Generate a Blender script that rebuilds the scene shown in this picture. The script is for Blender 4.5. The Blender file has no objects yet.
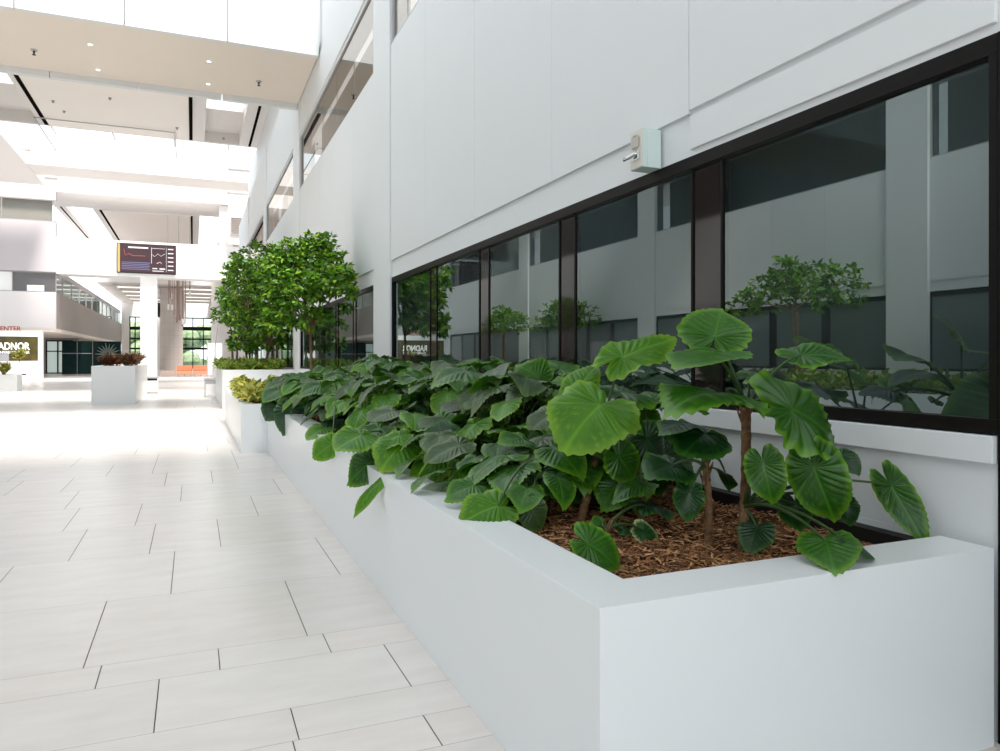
import bpy, math, random
import numpy as np
from mathutils import Vector, Matrix

# ------------------------------------------------------------ camera, world, sun, exposure
F, U0, V0, H = 730.0, 500.0, 358.0, 1.5
TH = math.atan((U0 - 193) / F)
SN, CS = math.sin(TH), math.cos(TH)
scene = bpy.context.scene
COL = scene.collection
cam_d = bpy.data.cameras.new('camera')
cam = bpy.data.objects.new('camera', cam_d)
COL.objects.link(cam)
cam.location = (0, 0, H)
cam.rotation_euler = (math.pi / 2, 0, -TH)
cam_d.sensor_fit = 'HORIZONTAL'
cam_d.sensor_width = 36
cam_d.lens = F * 36 / 1000
cam_d.shift_y = -(375.5 - V0) / 1000
cam_d.clip_end = 400
scene.camera = cam

world = bpy.data.worlds.new('sky')
scene.world = world
world.use_nodes = True
bg = world.node_tree.nodes['Background']
bg.inputs['Color'].default_value = (0.855, 0.94, 1.0, 1)
bg.inputs['Strength'].default_value = 2.6

sun_d = bpy.data.lights.new('sun', 'SUN')
sun_d.energy = 10.0
sun_d.angle = math.radians(14)
sun_d.color = (1.0, 0.93, 0.86)
sun = bpy.data.objects.new('sun', sun_d)
COL.objects.link(sun)
sun.rotation_euler = Vector((-0.12, 0.50, -0.86)).to_track_quat('-Z', 'Y').to_euler()

scene.view_settings.view_transform = 'Standard'
scene.view_settings.look = 'None'
scene.view_settings.gamma = 1
scene.view_settings.use_curve_mapping = False
scene.view_settings.exposure = -0.42
scene.cycles.use_denoising = True
scene.cycles.max_bounces = 10
scene.cycles.diffuse_bounces = 6
scene.cycles.glossy_bounces = 4
scene.cycles.transparent_max_bounces = 12
scene.cycles.sample_clamp_indirect = 8

rnd = random.Random(7)

# ------------------------------------------------------------ pixel helpers (1000x751 frame)
def ray(u, v):
    r = (u - U0) / F
    return r * CS + SN, CS - r * SN, -(v - V0) / F
def at(u, v, Y):
    a, b, z = ray(u, v); t = Y / b
    return Vector((a * t, Y, H + z * t))

# ------------------------------------------------------------ materials
def mat(name, color, rough=0.6, spec=0.5, metal=0.0, emit=None, estr=1.0, noise=None, bump=None, coat=0.0, ior=None):
    m = bpy.data.materials.new(name); m.use_nodes = True
    nt = m.node_tree; p = nt.nodes['Principled BSDF']
    p.inputs['Base Color'].default_value = (*color, 1)
    p.inputs['Roughness'].default_value = rough
    p.inputs['Specular IOR Level'].default_value = spec
    p.inputs['Metallic'].default_value = metal
    p.inputs['Coat Weight'].default_value = coat
    if ior: p.inputs['IOR'].default_value = ior
    if emit:
        p.inputs['Emission Color'].default_value = (*emit, 1)
        p.inputs['Emission Strength'].default_value = estr
    tc = nt.nodes.new('ShaderNodeTexCoord')
    if noise:
        sc, amt, c2 = noise
        n = nt.nodes.new('ShaderNodeTexNoise'); n.inputs['Scale'].default_value = sc; n.inputs['Detail'].default_value = 6
        nt.links.new(tc.outputs['Object'], n.inputs['Vector'])
        rp = nt.nodes.new('ShaderNodeValToRGB')
        rp.color_ramp.elements[0].position = 0.5 - amt; rp.color_ramp.elements[0].color = (*color, 1)
        rp.color_ramp.elements[1].position = 0.5 + amt; rp.color_ramp.elements[1].color = (*c2, 1)
        nt.links.new(n.outputs['Fac'], rp.inputs['Fac'])
        nt.links.new(rp.outputs['Color'], p.inputs['Base Color'])
    if bump:
        sc, st = bump
        n = nt.nodes.new('ShaderNodeTexNoise'); n.inputs['Scale'].default_value = sc; n.inputs['Detail'].default_value = 5
        nt.links.new(tc.outputs['Object'], n.inputs['Vector'])
        b = nt.nodes.new('ShaderNodeBump'); b.inputs['Strength'].default_value = st; b.inputs['Distance'].default_value = 0.02
        nt.links.new(n.outputs['Fac'], b.inputs['Height']); nt.links.new(b.outputs['Normal'], p.inputs['Normal'])
    return m

M = {}
M['wall'] = mat('white_wall_paint', (0.725, 0.745, 0.755), 0.55, 0.35, noise=(1.3, 0.3, (0.71, 0.732, 0.745)))
M['wall_far'] = mat('warm_white_plaster', (0.80, 0.765, 0.74), 0.6, 0.3, noise=(2, 0.3, (0.78, 0.75, 0.725)))
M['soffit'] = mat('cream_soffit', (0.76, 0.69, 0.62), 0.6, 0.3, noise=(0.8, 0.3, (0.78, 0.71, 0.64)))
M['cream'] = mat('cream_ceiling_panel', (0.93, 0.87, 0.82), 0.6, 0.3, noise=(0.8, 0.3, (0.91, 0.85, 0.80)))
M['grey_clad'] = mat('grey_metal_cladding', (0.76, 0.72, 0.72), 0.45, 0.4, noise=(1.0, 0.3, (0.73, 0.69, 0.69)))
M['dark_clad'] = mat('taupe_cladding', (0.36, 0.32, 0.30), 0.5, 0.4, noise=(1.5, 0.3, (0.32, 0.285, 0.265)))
M['stone'] = mat('limestone_blocks', (0.62, 0.56, 0.52), 0.6, 0.3, noise=(1.2, 0.3, (0.56, 0.50, 0.46)))
M['planter'] = mat('planter_laminate', (0.80, 0.825, 0.84), 0.32, 0.45, noise=(0.7, 0.3, (0.785, 0.81, 0.825)))
M['frame'] = mat('black_bronze_frame', (0.007, 0.0055, 0.005), 0.5, 0.15, noise=(3, 0.3, (0.006, 0.0045, 0.004)))
M['brown_glass'] = mat('bronze_spandrel_glass', (0.018, 0.013, 0.012), 0.05, 0.5, ior=1.62)
M['blind'] = mat('teal_grey_roller_blind', (0.23, 0.225, 0.23), 0.9, 0.1, noise=(0.6, 0.3, (0.21, 0.205, 0.21)))
M['black'] = mat('matt_black', (0.012, 0.011, 0.010), 0.6, 0.3)
M['slot'] = mat('shadow_slot', (0.01, 0.008, 0.007), 0.9, 0.0)
M['reveal'] = mat('grey_sealant', (0.35, 0.37, 0.38), 0.8, 0.1)
M['metal'] = mat('brushed_steel', (0.55, 0.56, 0.57), 0.3, 0.5, 1.0)
M['thin_grey'] = mat('grey_aluminium', (0.45, 0.45, 0.46), 0.45, 0.5)
M['lamp'] = mat('downlight_glow', (1, 0.97, 0.9), 0.5, emit=(1, 0.93, 0.8), estr=6)
M['teal_box'] = mat('pale_mint_box_paint', (0.62, 0.74, 0.72), 0.4)
M['beige_box'] = mat('beige_box_cover', (0.66, 0.64, 0.58), 0.45)
M['chrome'] = mat('chrome', (0.7, 0.7, 0.72), 0.12, 0.5, 1.0)
M['trunk'] = mat('ringed_brown_stem', (0.105, 0.055, 0.028), 0.85, 0.2, noise=(22, 0.2, (0.26, 0.15, 0.075)), bump=(45, 0.9))
M['bark'] = mat('pale_tree_bark', (0.20, 0.125, 0.08), 0.85, 0.2, noise=(9, 0.25, (0.32, 0.22, 0.15)), bump=(30, 0.5))
M['petiole'] = mat('dark_green_leaf_stalk', (0.022, 0.055, 0.012), 0.4, 0.4, noise=(6, 0.3, (0.045, 0.09, 0.02)))
M['olive_sign'] = mat('olive_gold_sign_face', (0.10, 0.076, 0.005), 0.5, noise=(1.4, 0.12, (0.045, 0.036, 0.004)))
M['white_paint'] = mat('bright_white_paint', (0.86, 0.86, 0.86), 0.4)
M['letter'] = mat('white_letters', (0.9, 0.9, 0.88), 0.5, emit=(1, 1, 0.97), estr=0.5)
M['red_letter'] = mat('rust_red_letters', (0.36, 0.05, 0.02), 0.5)
M['mural'] = mat('dark_teal_mural', (0.006, 0.022, 0.022), 0.85, 0.15, noise=(1.5, 0.2, (0.010, 0.032, 0.030)))
M['petal'] = mat('pale_mural_petals', (0.22, 0.26, 0.23), 0.5)
M['orange'] = mat('terracotta_upholstery', (0.62, 0.26, 0.14), 0.7, noise=(4, 0.3, (0.55, 0.22, 0.12)))
M['pink_step'] = mat('pale_terrazzo', (0.70, 0.55, 0.48), 0.6)
M['screen'] = mat('dark_led_screen', (0.03, 0.015, 0.02), 0.35, emit=(0.10, 0.035, 0.045), estr=0.35)
M['scr_white'] = mat('screen_white_text', (0.5, 0.5, 0.5), 0.5, emit=(0.75, 0.7, 0.72), estr=0.4)
M['scr_blue'] = mat('screen_blue_block', (0.1, 0.1, 0.2), 0.5, emit=(0.20, 0.18, 0.34), estr=0.25)
M['scr_orange'] = mat('screen_orange_bar', (0.5, 0.25, 0.08), 0.5, emit=(0.75, 0.36, 0.12), estr=0.6)
M['scr_red'] = mat('screen_red_line', (0.4, 0.1, 0.08), 0.5, emit=(0.5, 0.10, 0.08), estr=0.5)
M['rod'] = mat('rose_bronze_rod', (0.42, 0.29, 0.25), 0.4, 0.5, 0.6)
M['outside_green'] = mat('hedge_leaves_outdoors', (0.10, 0.19, 0.05), 0.8, noise=(1.6, 0.25, (0.42, 0.50, 0.34)))
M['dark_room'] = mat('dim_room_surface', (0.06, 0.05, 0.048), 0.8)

def m_glass(name, tint, ior, base=0.0, rough=0.0, gc=(0.84, 0.97, 0.97)):
    """tinted window glass: transparent tint plus a mirror layer that strengthens at grazing angles"""
    m = bpy.data.materials.new(name); m.use_nodes = True
    nt = m.node_tree; nt.nodes.clear()
    out = nt.nodes.new('ShaderNodeOutputMaterial')
    tr = nt.nodes.new('ShaderNodeBsdfTransparent'); tr.inputs['Color'].default_value = (*tint, 1)
    gl = nt.nodes.new('ShaderNodeBsdfGlossy'); gl.inputs['Roughness'].default_value = rough
    gl.inputs['Color'].default_value = (*gc, 1)
    fr = nt.nodes.new('ShaderNodeFresnel'); fr.inputs['IOR'].default_value = ior
    mx = nt.nodes.new('ShaderNodeMixShader')
    ge = nt.nodes.new('ShaderNodeNewGeometry'); sb = nt.nodes.new('ShaderNodeMath'); sb.operation = 'SUBTRACT'; sb.inputs[0].default_value = 1
    mu = nt.nodes.new('ShaderNodeMath'); mu.operation = 'MULTIPLY'
    nt.links.new(ge.outputs['Backfacing'], sb.inputs[1]); nt.links.new(sb.outputs[0], mu.inputs[0]); nt.links.new(fr.outputs['Fac'], mu.inputs[1])
    nt.links.new(mu.outputs[0], mx.inputs['Fac']); nt.links.new(tr.outputs[0], mx.inputs[1]); nt.links.new(gl.outputs[0], mx.inputs[2])
    nt.links.new(mx.outputs[0], out.inputs['Surface'])
    return m
M['glass'] = m_glass('tinted_reflective_glass', (0.57, 0.635, 0.63), 2.75)
M['glass_up'] = m_glass('grey_reflective_glass', (0.55, 0.52, 0.50), 4.0, gc=(.95, .93, .90))
M['glass_mirrored'] = mat('dusky_teal_glass', (0.13, 0.16, 0.16), 0.06, 0.5, ior=1.6)
M['glass_side'] = m_glass('grey_tinted_glass', (0.6, 0.6, 0.6), 1.7)
M['blind_pale'] = mat('pale_grey_blind', (0.55, 0.60, 0.60), 0.9, 0.1)
M['glass_clear'] = m_glass('clear_glass', (0.93, 0.95, 0.94), 1.5)

def m_floor():
    m = bpy.data.materials.new('porcelain_floor_tile'); m.use_nodes = True
    nt = m.node_tree; p = nt.nodes['Principled BSDF']
    at_ = nt.nodes.new('ShaderNodeAttribute'); at_.attribute_name = 'tone'
    tc = nt.nodes.new('ShaderNodeTexCoord')
    mp = nt.nodes.new('ShaderNodeMapping'); mp.inputs['Scale'].default_value = (1.0, 3.5, 1)
    nt.links.new(tc.outputs['Object'], mp.inputs['Vector'])
    n = nt.nodes.new('ShaderNodeTexNoise'); n.inputs['Scale'].default_value = 2.2; n.inputs['Detail'].default_value = 8
    n.inputs['Roughness'].default_value = 0.6
    nt.links.new(mp.outputs[0], n.inputs['Vector'])
    rp = nt.nodes.new('ShaderNodeValToRGB')
    rp.color_ramp.elements[0].position = 0.30; rp.color_ramp.elements[0].color = (0.72, 0.67, 0.63, 1)
    rp.color_ramp.elements[1].position = 0.72; rp.color_ramp.elements[1].color = (0.79, 0.745, 0.71, 1)
    nt.links.new(n.outputs['Fac'], rp.inputs['Fac'])
    mx = nt.nodes.new('ShaderNodeMix'); mx.data_type = 'RGBA'; mx.blend_type = 'MULTIPLY'; mx.inputs[0].default_value = 1
    nt.links.new(rp.outputs['Color'], mx.inputs[6]); nt.links.new(at_.outputs['Color'], mx.inputs[7])
    nt.links.new(mx.outputs[2], p.inputs['Base Color'])
    p.inputs['Roughness'].default_value = 0.27
    p.inputs['Specular IOR Level'].default_value = 0.5
    return m
M['floor'] = m_floor()
M['grout'] = mat('dark_grout', (0.12, 0.105, 0.095), 0.9, 0.1)

def m_leaf(name, dark, light, rim, rimw=0.80, rough=0.36, spec=0.5, transl=0.22, hue=0.03):
    """leaf: lighter radiating veins and a pale rim read from the blade's own 'leafdata' layer"""
    m = bpy.data.materials.new(name); m.use_nodes = True
    nt = m.node_tree; p = nt.nodes['Principled BSDF']; out = nt.nodes['Material Output']
    a = nt.nodes.new('ShaderNodeAttribute'); a.attribute_name = 'leafdata'
    sp = nt.nodes.new('ShaderNodeSeparateColor'); nt.links.new(a.outputs['Color'], sp.inputs[0])
    oi = nt.nodes.new('ShaderNodeObjectInfo')
    tc = nt.nodes.new('ShaderNodeTexCoord')
    n = nt.nodes.new('ShaderNodeTexNoise'); n.inputs['Scale'].default_value = 3.0; n.inputs['Detail'].default_value = 3
    nt.links.new(tc.outputs['Object'], n.inputs['Vector'])
    mx1 = nt.nodes.new('ShaderNodeMix'); mx1.data_type = 'RGBA'
    mx1.inputs[6].default_value = (*dark, 1); mx1.inputs[7].default_value = (*light, 1)
    ad = nt.nodes.new('ShaderNodeMath'); ad.operation = 'MULTIPLY_ADD'; ad.inputs[1].default_value = 0.55
    nt.links.new(n.outputs['Fac'], ad.inputs[0])
    ms = nt.nodes.new('ShaderNodeMath'); ms.operation = 'MULTIPLY'; ms.inputs[1].default_value = 0.5
    nt.links.new(oi.outputs['Random'], ms.inputs[0]); nt.links.new(ms.outputs[0], ad.inputs[2])
    nt.links.new(ad.outputs[0], mx1.inputs[0])
    # veins
    mx2 = nt.nodes.new('ShaderNodeMix'); mx2.data_type = 'RGBA'
    vm = nt.nodes.new('ShaderNodeMath'); vm.operation = 'MULTIPLY'; vm.inputs[1].default_value = 0.85
    nt.links.new(sp.outputs[1], vm.inputs[0]); nt.links.new(vm.outputs[0], mx2.inputs[0])
    nt.links.new(mx1.outputs[2], mx2.inputs[6]); mx2.inputs[7].default_value = (light[0] * 1.7, light[1] * 1.5, light[2] * 1.3, 1)
    # rim
    rp = nt.nodes.new('ShaderNodeValToRGB')
    rp.color_ramp.elements[0].position = rimw; rp.color_ramp.elements[0].color = (0, 0, 0, 1)
    rp.color_ramp.elements[1].position = 1.0; rp.color_ramp.elements[1].color = (1, 1, 1, 1)
    nt.links.new(sp.outputs[0], rp.inputs['Fac'])
    rm = nt.nodes.new('ShaderNodeMath'); rm.operation = 'MULTIPLY'
    nt.links.new(rp.outputs['Color'], rm.inputs[0]); nt.links.new(n.outputs['Fac'], rm.inputs[1])
    mx3 = nt.nodes.new('ShaderNodeMix'); mx3.data_type = 'RGBA'
    nt.links.new(rm.outputs[0], mx3.inputs[0]); nt.links.new(mx2.outputs[2], mx3.inputs[6]); mx3.inputs[7].default_value = (*rim, 1)
    nt.links.new(mx3.outputs[2], p.inputs['Base Color'])
    p.inputs['Roughness'].default_value = rough; p.inputs['Specular IOR Level'].default_value = spec
    tl = nt.nodes.new('ShaderNodeBsdfTranslucent'); nt.links.new(mx3.outputs[2], tl.inputs['Color'])
    mh = nt.nodes.new('ShaderNodeMixShader'); mh.inputs[0].default_value = transl
    nt.links.new(p.outputs[0], mh.inputs[1]); nt.links.new(tl.outputs[0], mh.inputs[2]); nt.links.new(mh.outputs[0], out.inputs['Surface'])
    return m
M['leaf'] = m_leaf('elephant_ear_leaf', (0.009, 0.052, 0.003), (0.035, 0.145, 0.007), (0.20, 0.42, 0.02), rough=.30, spec=.45)
M['leaf_dark'] = m_leaf('deep_green_leaf', (0.003, 0.026, 0.004), (0.009, 0.060, 0.008), (0.08, 0.24, 0.02), rough=.30, spec=.45)
M['leaf_light'] = m_leaf('lime_green_leaf', (0.036, 0.145, 0.006), (0.090, 0.26, 0.012), (0.34, 0.54, 0.05), transl=0.3, rough=.34, spec=.4)
M['leaf_dull'] = m_leaf('sage_green_leaf', (0.020, 0.058, 0.012), (0.052, 0.105, 0.026), (0.14, 0.24, 0.05), rough=0.38, spec=0.65)  # greyer green with stronger gloss, mostly on upper leaves
M['leaf_var'] = m_leaf('cream_edged_leaf', (0.006, 0.045, 0.007), (0.015, 0.085, 0.012), (0.9, 0.9, 0.45), rimw=0.70, spec=.35)

def m_foliage(name, cols, rough=0.45, transl=0.3):
    m = bpy.data.materials.new(name); m.use_nodes = True
    nt = m.node_tree; p = nt.nodes['Principled BSDF']; out = nt.nodes['Material Output']
    a = nt.nodes.new('ShaderNodeAttribute'); a.attribute_name = 'tone'
    sp = nt.nodes.new('ShaderNodeSeparateColor'); nt.links.new(a.outputs['Color'], sp.inputs[0])
    rp = nt.nodes.new('ShaderNodeValToRGB')
    el = rp.color_ramp.elements
    el[0].position = 0; el[0].color = (*cols[0], 1); el[1].position = 1; el[1].color = (*cols[-1], 1)
    for i, c in enumerate(cols[1:-1]):
        e = el.new((i + 1) / (len(cols) - 1)); e.color = (*c, 1)
    nt.links.new(sp.outputs[0], rp.inputs['Fac'])
    nt.links.new(rp.outputs['Color'], p.inputs['Base Color']); p.inputs['Roughness'].default_value = rough
    tl = nt.nodes.new('ShaderNodeBsdfTranslucent'); nt.links.new(rp.outputs['Color'], tl.inputs['Color'])
    mh = nt.nodes.new('ShaderNodeMixShader'); mh.inputs[0].default_value = transl
    nt.links.new(p.outputs[0], mh.inputs[1]); nt.links.new(tl.outputs[0], mh.inputs[2]); nt.links.new(mh.outputs[0], out.inputs['Surface'])
    return m
M['tree_leaf'] = m_foliage('glossy_tree_leaves', [(0.018, 0.065, 0.005), (0.10, 0.27, 0.012), (0.46, 0.68, 0.05)])
M['croton'] = m_foliage('croton_leaves', [(0.05, 0.012, 0.012), (0.17, 0.035, 0.02), (0.09, 0.10, 0.02), (0.38, 0.17, 0.04)], transl=0.15)
M['ground_leaf'] = m_foliage('yellow_green_groundcover', [(0.07, 0.15, 0.018), (0.24, 0.36, 0.04), (0.58, 0.58, 0.09)])
M['bright_leaf'] = m_foliage('golden_groundcover', [(0.10, 0.16, 0.02), (0.38, 0.38, 0.05), (0.75, 0.62, 0.15)])
M['mulch'] = mat('shredded_bark_mulch', (0.035, 0.016, 0.008), 0.95, 0.1, noise=(30, 0.2, (0.12, 0.055, 0.025)), bump=(60, 1.0))
M['chip'] = m_foliage('bark_chips', [(0.06, 0.025, 0.010), (0.24, 0.10, 0.035), (0.38, 0.18, 0.07), (0.62, 0.36, 0.17)], rough=0.9, transl=0.0)

# ------------------------------------------------------------ mesh builder
class MB:
    def __init__(s): s.v = []; s.f = []
    def box(s, x0, x1, y0, y1, z0, z1):
        if x0 > x1: x0, x1 = x1, x0
        if y0 > y1: y0, y1 = y1, y0
        if z0 > z1: z0, z1 = z1, z0
        n = len(s.v)
        s.v += [(x0, y0, z0), (x1, y0, z0), (x1, y1, z0), (x0, y1, z0), (x0, y0, z1), (x1, y0, z1), (x1, y1, z1), (x0, y1, z1)]
        s.f += [(n, n+3, n+2, n+1), (n+4, n+5, n+6, n+7), (n, n+1, n+5, n+4), (n+1, n+2, n+6, n+5), (n+2, n+3, n+7, n+6), (n+3, n, n+4, n+7)]
        return s
    def tube(s, pts, rad, seg=8, cap=True):
        pts = [Vector(p) for p in pts]
        if not isinstance(rad, (list, tuple)): rad = [rad] * len(pts)
        n0 = len(s.v); prev = None
        for i, p in enumerate(pts):
            d = (pts[min(i+1, len(pts)-1)] - pts[max(i-1, 0)]).normalized()
            ref = Vector((0, 0, 1)) if abs(d.z) < 0.9 else Vector((1, 0, 0))
            if prev is None: a = d.cross(ref).normalized()
            else: a = (prev - d * prev.dot(d)).normalized()
            prev = a; b = d.cross(a)
            for k in range(seg):
                t = 2 * math.pi * k / seg
                q = p + (a * math.cos(t) + b * math.sin(t)) * rad[i]
                s.v.append(tuple(q))
        for i in range(len(pts)-1):
            for k in range(seg):
                k2 = (k+1) % seg
                s.f.append((n0+i*seg+k, n0+i*seg+k2, n0+(i+1)*seg+k2, n0+(i+1)*seg+k))
        if cap:
            s.f.append(tuple(n0+k for k in range(seg))[::-1]); m = n0+(len(pts)-1)*seg
            s.f.append(tuple(m+k for k in range(seg)))
        return s
    def lathe(s, c, prof, seg=24):
        n0 = len(s.v)
        for r, z in prof:
            for k in range(seg):
                t = 2*math.pi*k/seg
                s.v.append((c[0]+r*math.cos(t), c[1]+r*math.sin(t), c[2]+z))
        for i in range(len(prof)-1):
            for k in range(seg):
                k2 = (k+1) % seg
                s.f.append((n0+i*seg+k, n0+i*seg+k2, n0+(i+1)*seg+k2, n0+(i+1)*seg+k))
        s.f.append(tuple(n0+k for k in range(seg))[::-1]); m = n0+(len(prof)-1)*seg
        s.f.append(tuple(m+k for k in range(seg)))
        return s
    def build(s, name, m, parent=None, bevel=0, smooth=False, origin=None):
        me = bpy.data.meshes.new(name)
        v = s.v
        if origin is not None: v = [(a-origin[0], b-origin[1], c-origin[2]) for a, b, c in v]
        me.from_pydata(v, [], s.f); me.update()
        me.materials.append(M[m] if isinstance(m, str) else m)
        o = bpy.data.objects.new(name, me); COL.objects.link(o)
        if origin is not None and parent is None: o.location = origin
        if parent is not None: o.parent = parent
        if bevel:
            b = o.modifiers.new('bevel', 'BEVEL'); b.width = bevel; b.segments = 2; b.limit_method = 'ANGLE'
        if smooth:
            me.polygons.foreach_set('use_smooth', [True]*len(me.polygons))
        return o
def tag(o, label=None, cat=None, group=None, kind=None):
    if label: o['label'] = label
    if cat: o['category'] = cat
    if group: o['group'] = group
    if kind: o['kind'] = kind
    return o
def thing(name, loc, label, cat, group=None, rz=0):
    o = bpy.data.objects.new(name, None); COL.objects.link(o); o.location = loc; o.rotation_euler.z = rz
    o.empty_display_size = 0.1
    return tag(o, label, cat, group)
def struct(o, label=None): o['kind'] = 'structure'; 
def S(name, label=None):
    o = bpy.data.objects.new(name, None); COL.objects.link(o); o['kind'] = 'structure'
    if label: o['label'] = label
    return o

# ------------------------------------------------------------ floor: large format tiles over grout
def build_floor():
    base = MB().box(-30, 14, -14, 124, -0.30, -0.004).build('floor', 'grout'); base['kind'] = 'structure'
    rows = [(2.69, 2.95, [-.7]), (2.95, 3.23, [.385]), (3.23, 3.76, [-.145, .92]), (3.76, 4.035, [.12]), (4.035, 5.09, [-.49, .57]),
            (5.09, 6.20, [-.13, .94]), (6.20, 7.29, [-.85, -.31, .205]), (7.29, 8.35, [-1.04, -.48, .575]), (8.35, 9.42, [-.12, .91])]
    y = 2.69
    r = random.Random(3)
    while y > -14:
        h = r.choice([.53, .265, 1.06]); rows.append((y-h, y, [r.uniform(-.5, .5)])); y -= h
    y = 9.42
    while y < 123:
        h = 1.06 if r.random() < .8 else .53
        rows.append((y, y+h, [r.choice([-.48, -.13, .22, .57])])); y += h
    V = []; Fc = []; tone = []
    g = 0.0016
    for y0, y1, js in rows:
        js = sorted(js)
        xs = list(js)
        while xs[0] > -28: xs.insert(0, xs[0] - (1.06 if r.random() < .8 else .53))
        while xs[-1] < 12: xs.append(xs[-1] + (1.06 if r.random() < .8 else .53))
        for a, b in zip(xs[:-1], xs[1:]):
            n = len(V)
            gg = g + 0.0009 * max(0, 1) 
            V += [(a+gg, y0+g*.55, 0), (b-gg, y0+g*.55, 0), (b-gg, y1-g*.55, 0), (a+gg, y1-g*.55, 0)]
            Fc.append((n, n+1, n+2, n+3)); t = 1 - r.random()*0.055; w = r.uniform(-.008, .008)
            tone.append((t+w, t, t-w))
    me = bpy.data.meshes.new('tile_surface'); me.from_pydata(V, [], Fc); me.update()
    ca = me.color_attributes.new('tone', 'FLOAT_COLOR', 'CORNER')
    arr = np.ones((len(Fc)*4, 4), dtype=np.float32)
    arr[:, :3] = np.repeat(np.array(tone), 4, axis=0); ca.data.foreach_set('color', arr.ravel())
    me.materials.append(M['floor'])
    o = bpy.data.objects.new('tile_surface', me); COL.objects.link(o); o.parent = base
build_floor()

# ------------------------------------------------------------ right wall
RX = 2.9
PITCH = 10.6
PIL = [(11.28, 12.40), (21.88, 23.3), (32.5, 33.7), (43.1, 44.3)]
BAYS = [(1.87, 11.28), (12.40, 21.88), (23.3, 32.5), (33.7, 43.1), (44.3, 53.0)]
wr = MB()
wr.box(RX, RX+.35, 1.87, 53, 0, 1.195)            # below the windows
wr.box(RX, RX+.35, 1.87, 53, 2.77, 6.43)
wr.box(RX, RX+.35, 1.2, 53, 7.96, 10.5)
wr.box(3.5, 3.9, -8, 53, 10.5, 14.0)
wr.box(RX+.02, 3.9, -8, 53, 10.36, 10.5)
wr.box(RX, RX+.35, -8, 0.35, 0, 6.43)
wr.box(RX, RX+.35, 0.35, 1.87, 2.77, 6.43)
wr.box(RX, RX+.35, -8, 1.9, 6.43, 10.5)
wall_right = wr.build('wall_right', 'wall'); wall_right['kind'] = 'structure'
for i, (a, b) in enumerate(PIL):
    MB().box(RX-.045, RX+.3, a, b, 0, 10.5).build('pilaster', 'wall', wall_right, bevel=.004)
    for (y0, y1) in ():
        pass
# upper cladding panels, 30 mm proud with thin joints
pan = MB()
seams = [1.87, 3.77, 5.67, 7.57, 9.43, 11.275]
for a, b in zip(seams[:-1], seams[1:]):
    pan.box(RX-.028, RX, a+.003, b-.003, 3.035 if a > 2 else 3.055, 6.425)
pan.box(RX-.022, RX, 1.875, 3.767, 2.81, 3.02)
pan.build('cladding_panel', 'wall', wall_right, bevel=.003)
for a, b in BAYS[1:]:
    n = 5; w = (b-a)/n; q = MB()
    for k in range(n): q.box(RX-.028, RX, a+k*w+.003, a+(k+1)*w-.003, 3.035, 6.425)
    q.build('cladding_panel', 'wall', wall_right, bevel=.003)
# string courses
sc_ = MB()
for a, b in BAYS:
    sc_.box(RX-.03, RX, a, b, 8.02, 9.0)
sc_.build('facade_band', 'wall', wall_right, bevel=.004)
# ledge under the windows
for a, b in BAYS[:3]:
    MB().box(RX-.035, RX+.06, a+.005, b, 1.085, 1.195).build('window_ledge', 'wall', wall_right, bevel=.004)

def window_strip(name, y0, y1, z0, z1, xin, sgn, panels, pw, rail_t, rail_b, glass, deep=.022, blind=True):
    """a band of glazing; sgn=+1: room side faces -X (right wall), -1: faces +X (left wall)"""
    w = S(name)
    fr = MB()
    xo, xi = xin-.012*sgn, xin+deep*sgn
    fr.box(xo, xi+.05*sgn, y0, y1, z1-rail_t, z1)
    fr.box(xo, xi+.05*sgn, y0, y1, z0, z0+rail_b)
    for y in (y0, y1-.035): fr.box(xo, xi+.05*sgn, y, y+.035, z0+rail_b, z1-rail_t)
    fr.build('window_frame', 'frame', w, bevel=.003)
    edges = [y0+.035]
    for c in panels:
        edges += [c-pw/2, c+pw/2]
        MB().box(xin+deep*sgn, xin+(deep+.03)*sgn, c-pw/2+.018, c+pw/2-.018, z0+rail_b, z1-rail_t).build('spandrel_panel', 'brown_glass', w)
        m = MB()
        for y in (c-pw/2, c+pw/2-.018): m.box(xin+(deep-.010)*sgn, xin+(deep+.04)*sgn, y, y+.018, z0+rail_b, z1-rail_t)
        m.build('mullion', 'frame', w)
    edges.append(y1-.035)
    for a, b in zip(edges[::2], edges[1::2]):
        MB().box(xin+(deep+.0)*sgn, xin+(deep+.012)*sgn, a, b, z0+rail_b, z1-rail_t).build('window_pane', glass, w)
    if blind:
        MB().box(xin+(deep+.14)*sgn, xin+(deep+.15)*sgn, y0, y1, z0-.1, z1+.1).build('roller_blind', 'blind' if sgn > 0 else 'blind_pale', w)
    return w
window_strip('window_1', 1.87, 11.28, 1.2, 2.77, RX, 1, [3.65, 5.47, 7.38, 9.2], .30, .08, .06, 'glass')
window_strip('window_2', 12.40, 21.88, 1.2, 2.77, RX, 1, [14.3, 16.2, 18.1, 20.0], .30, .08, .06, 'glass')
window_strip('window_3', 23.3, 32.5, 1.2, 2.77, RX, 1, [25.2, 27.0, 28.8, 30.6], .30, .08, .06, 'glass')
window_strip('window_4', 33.7, 43.1, 1.2, 2.77, RX, 1, [35.6, 37.4, 39.2, 41.0], .30, .08, .06, 'glass')

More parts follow.
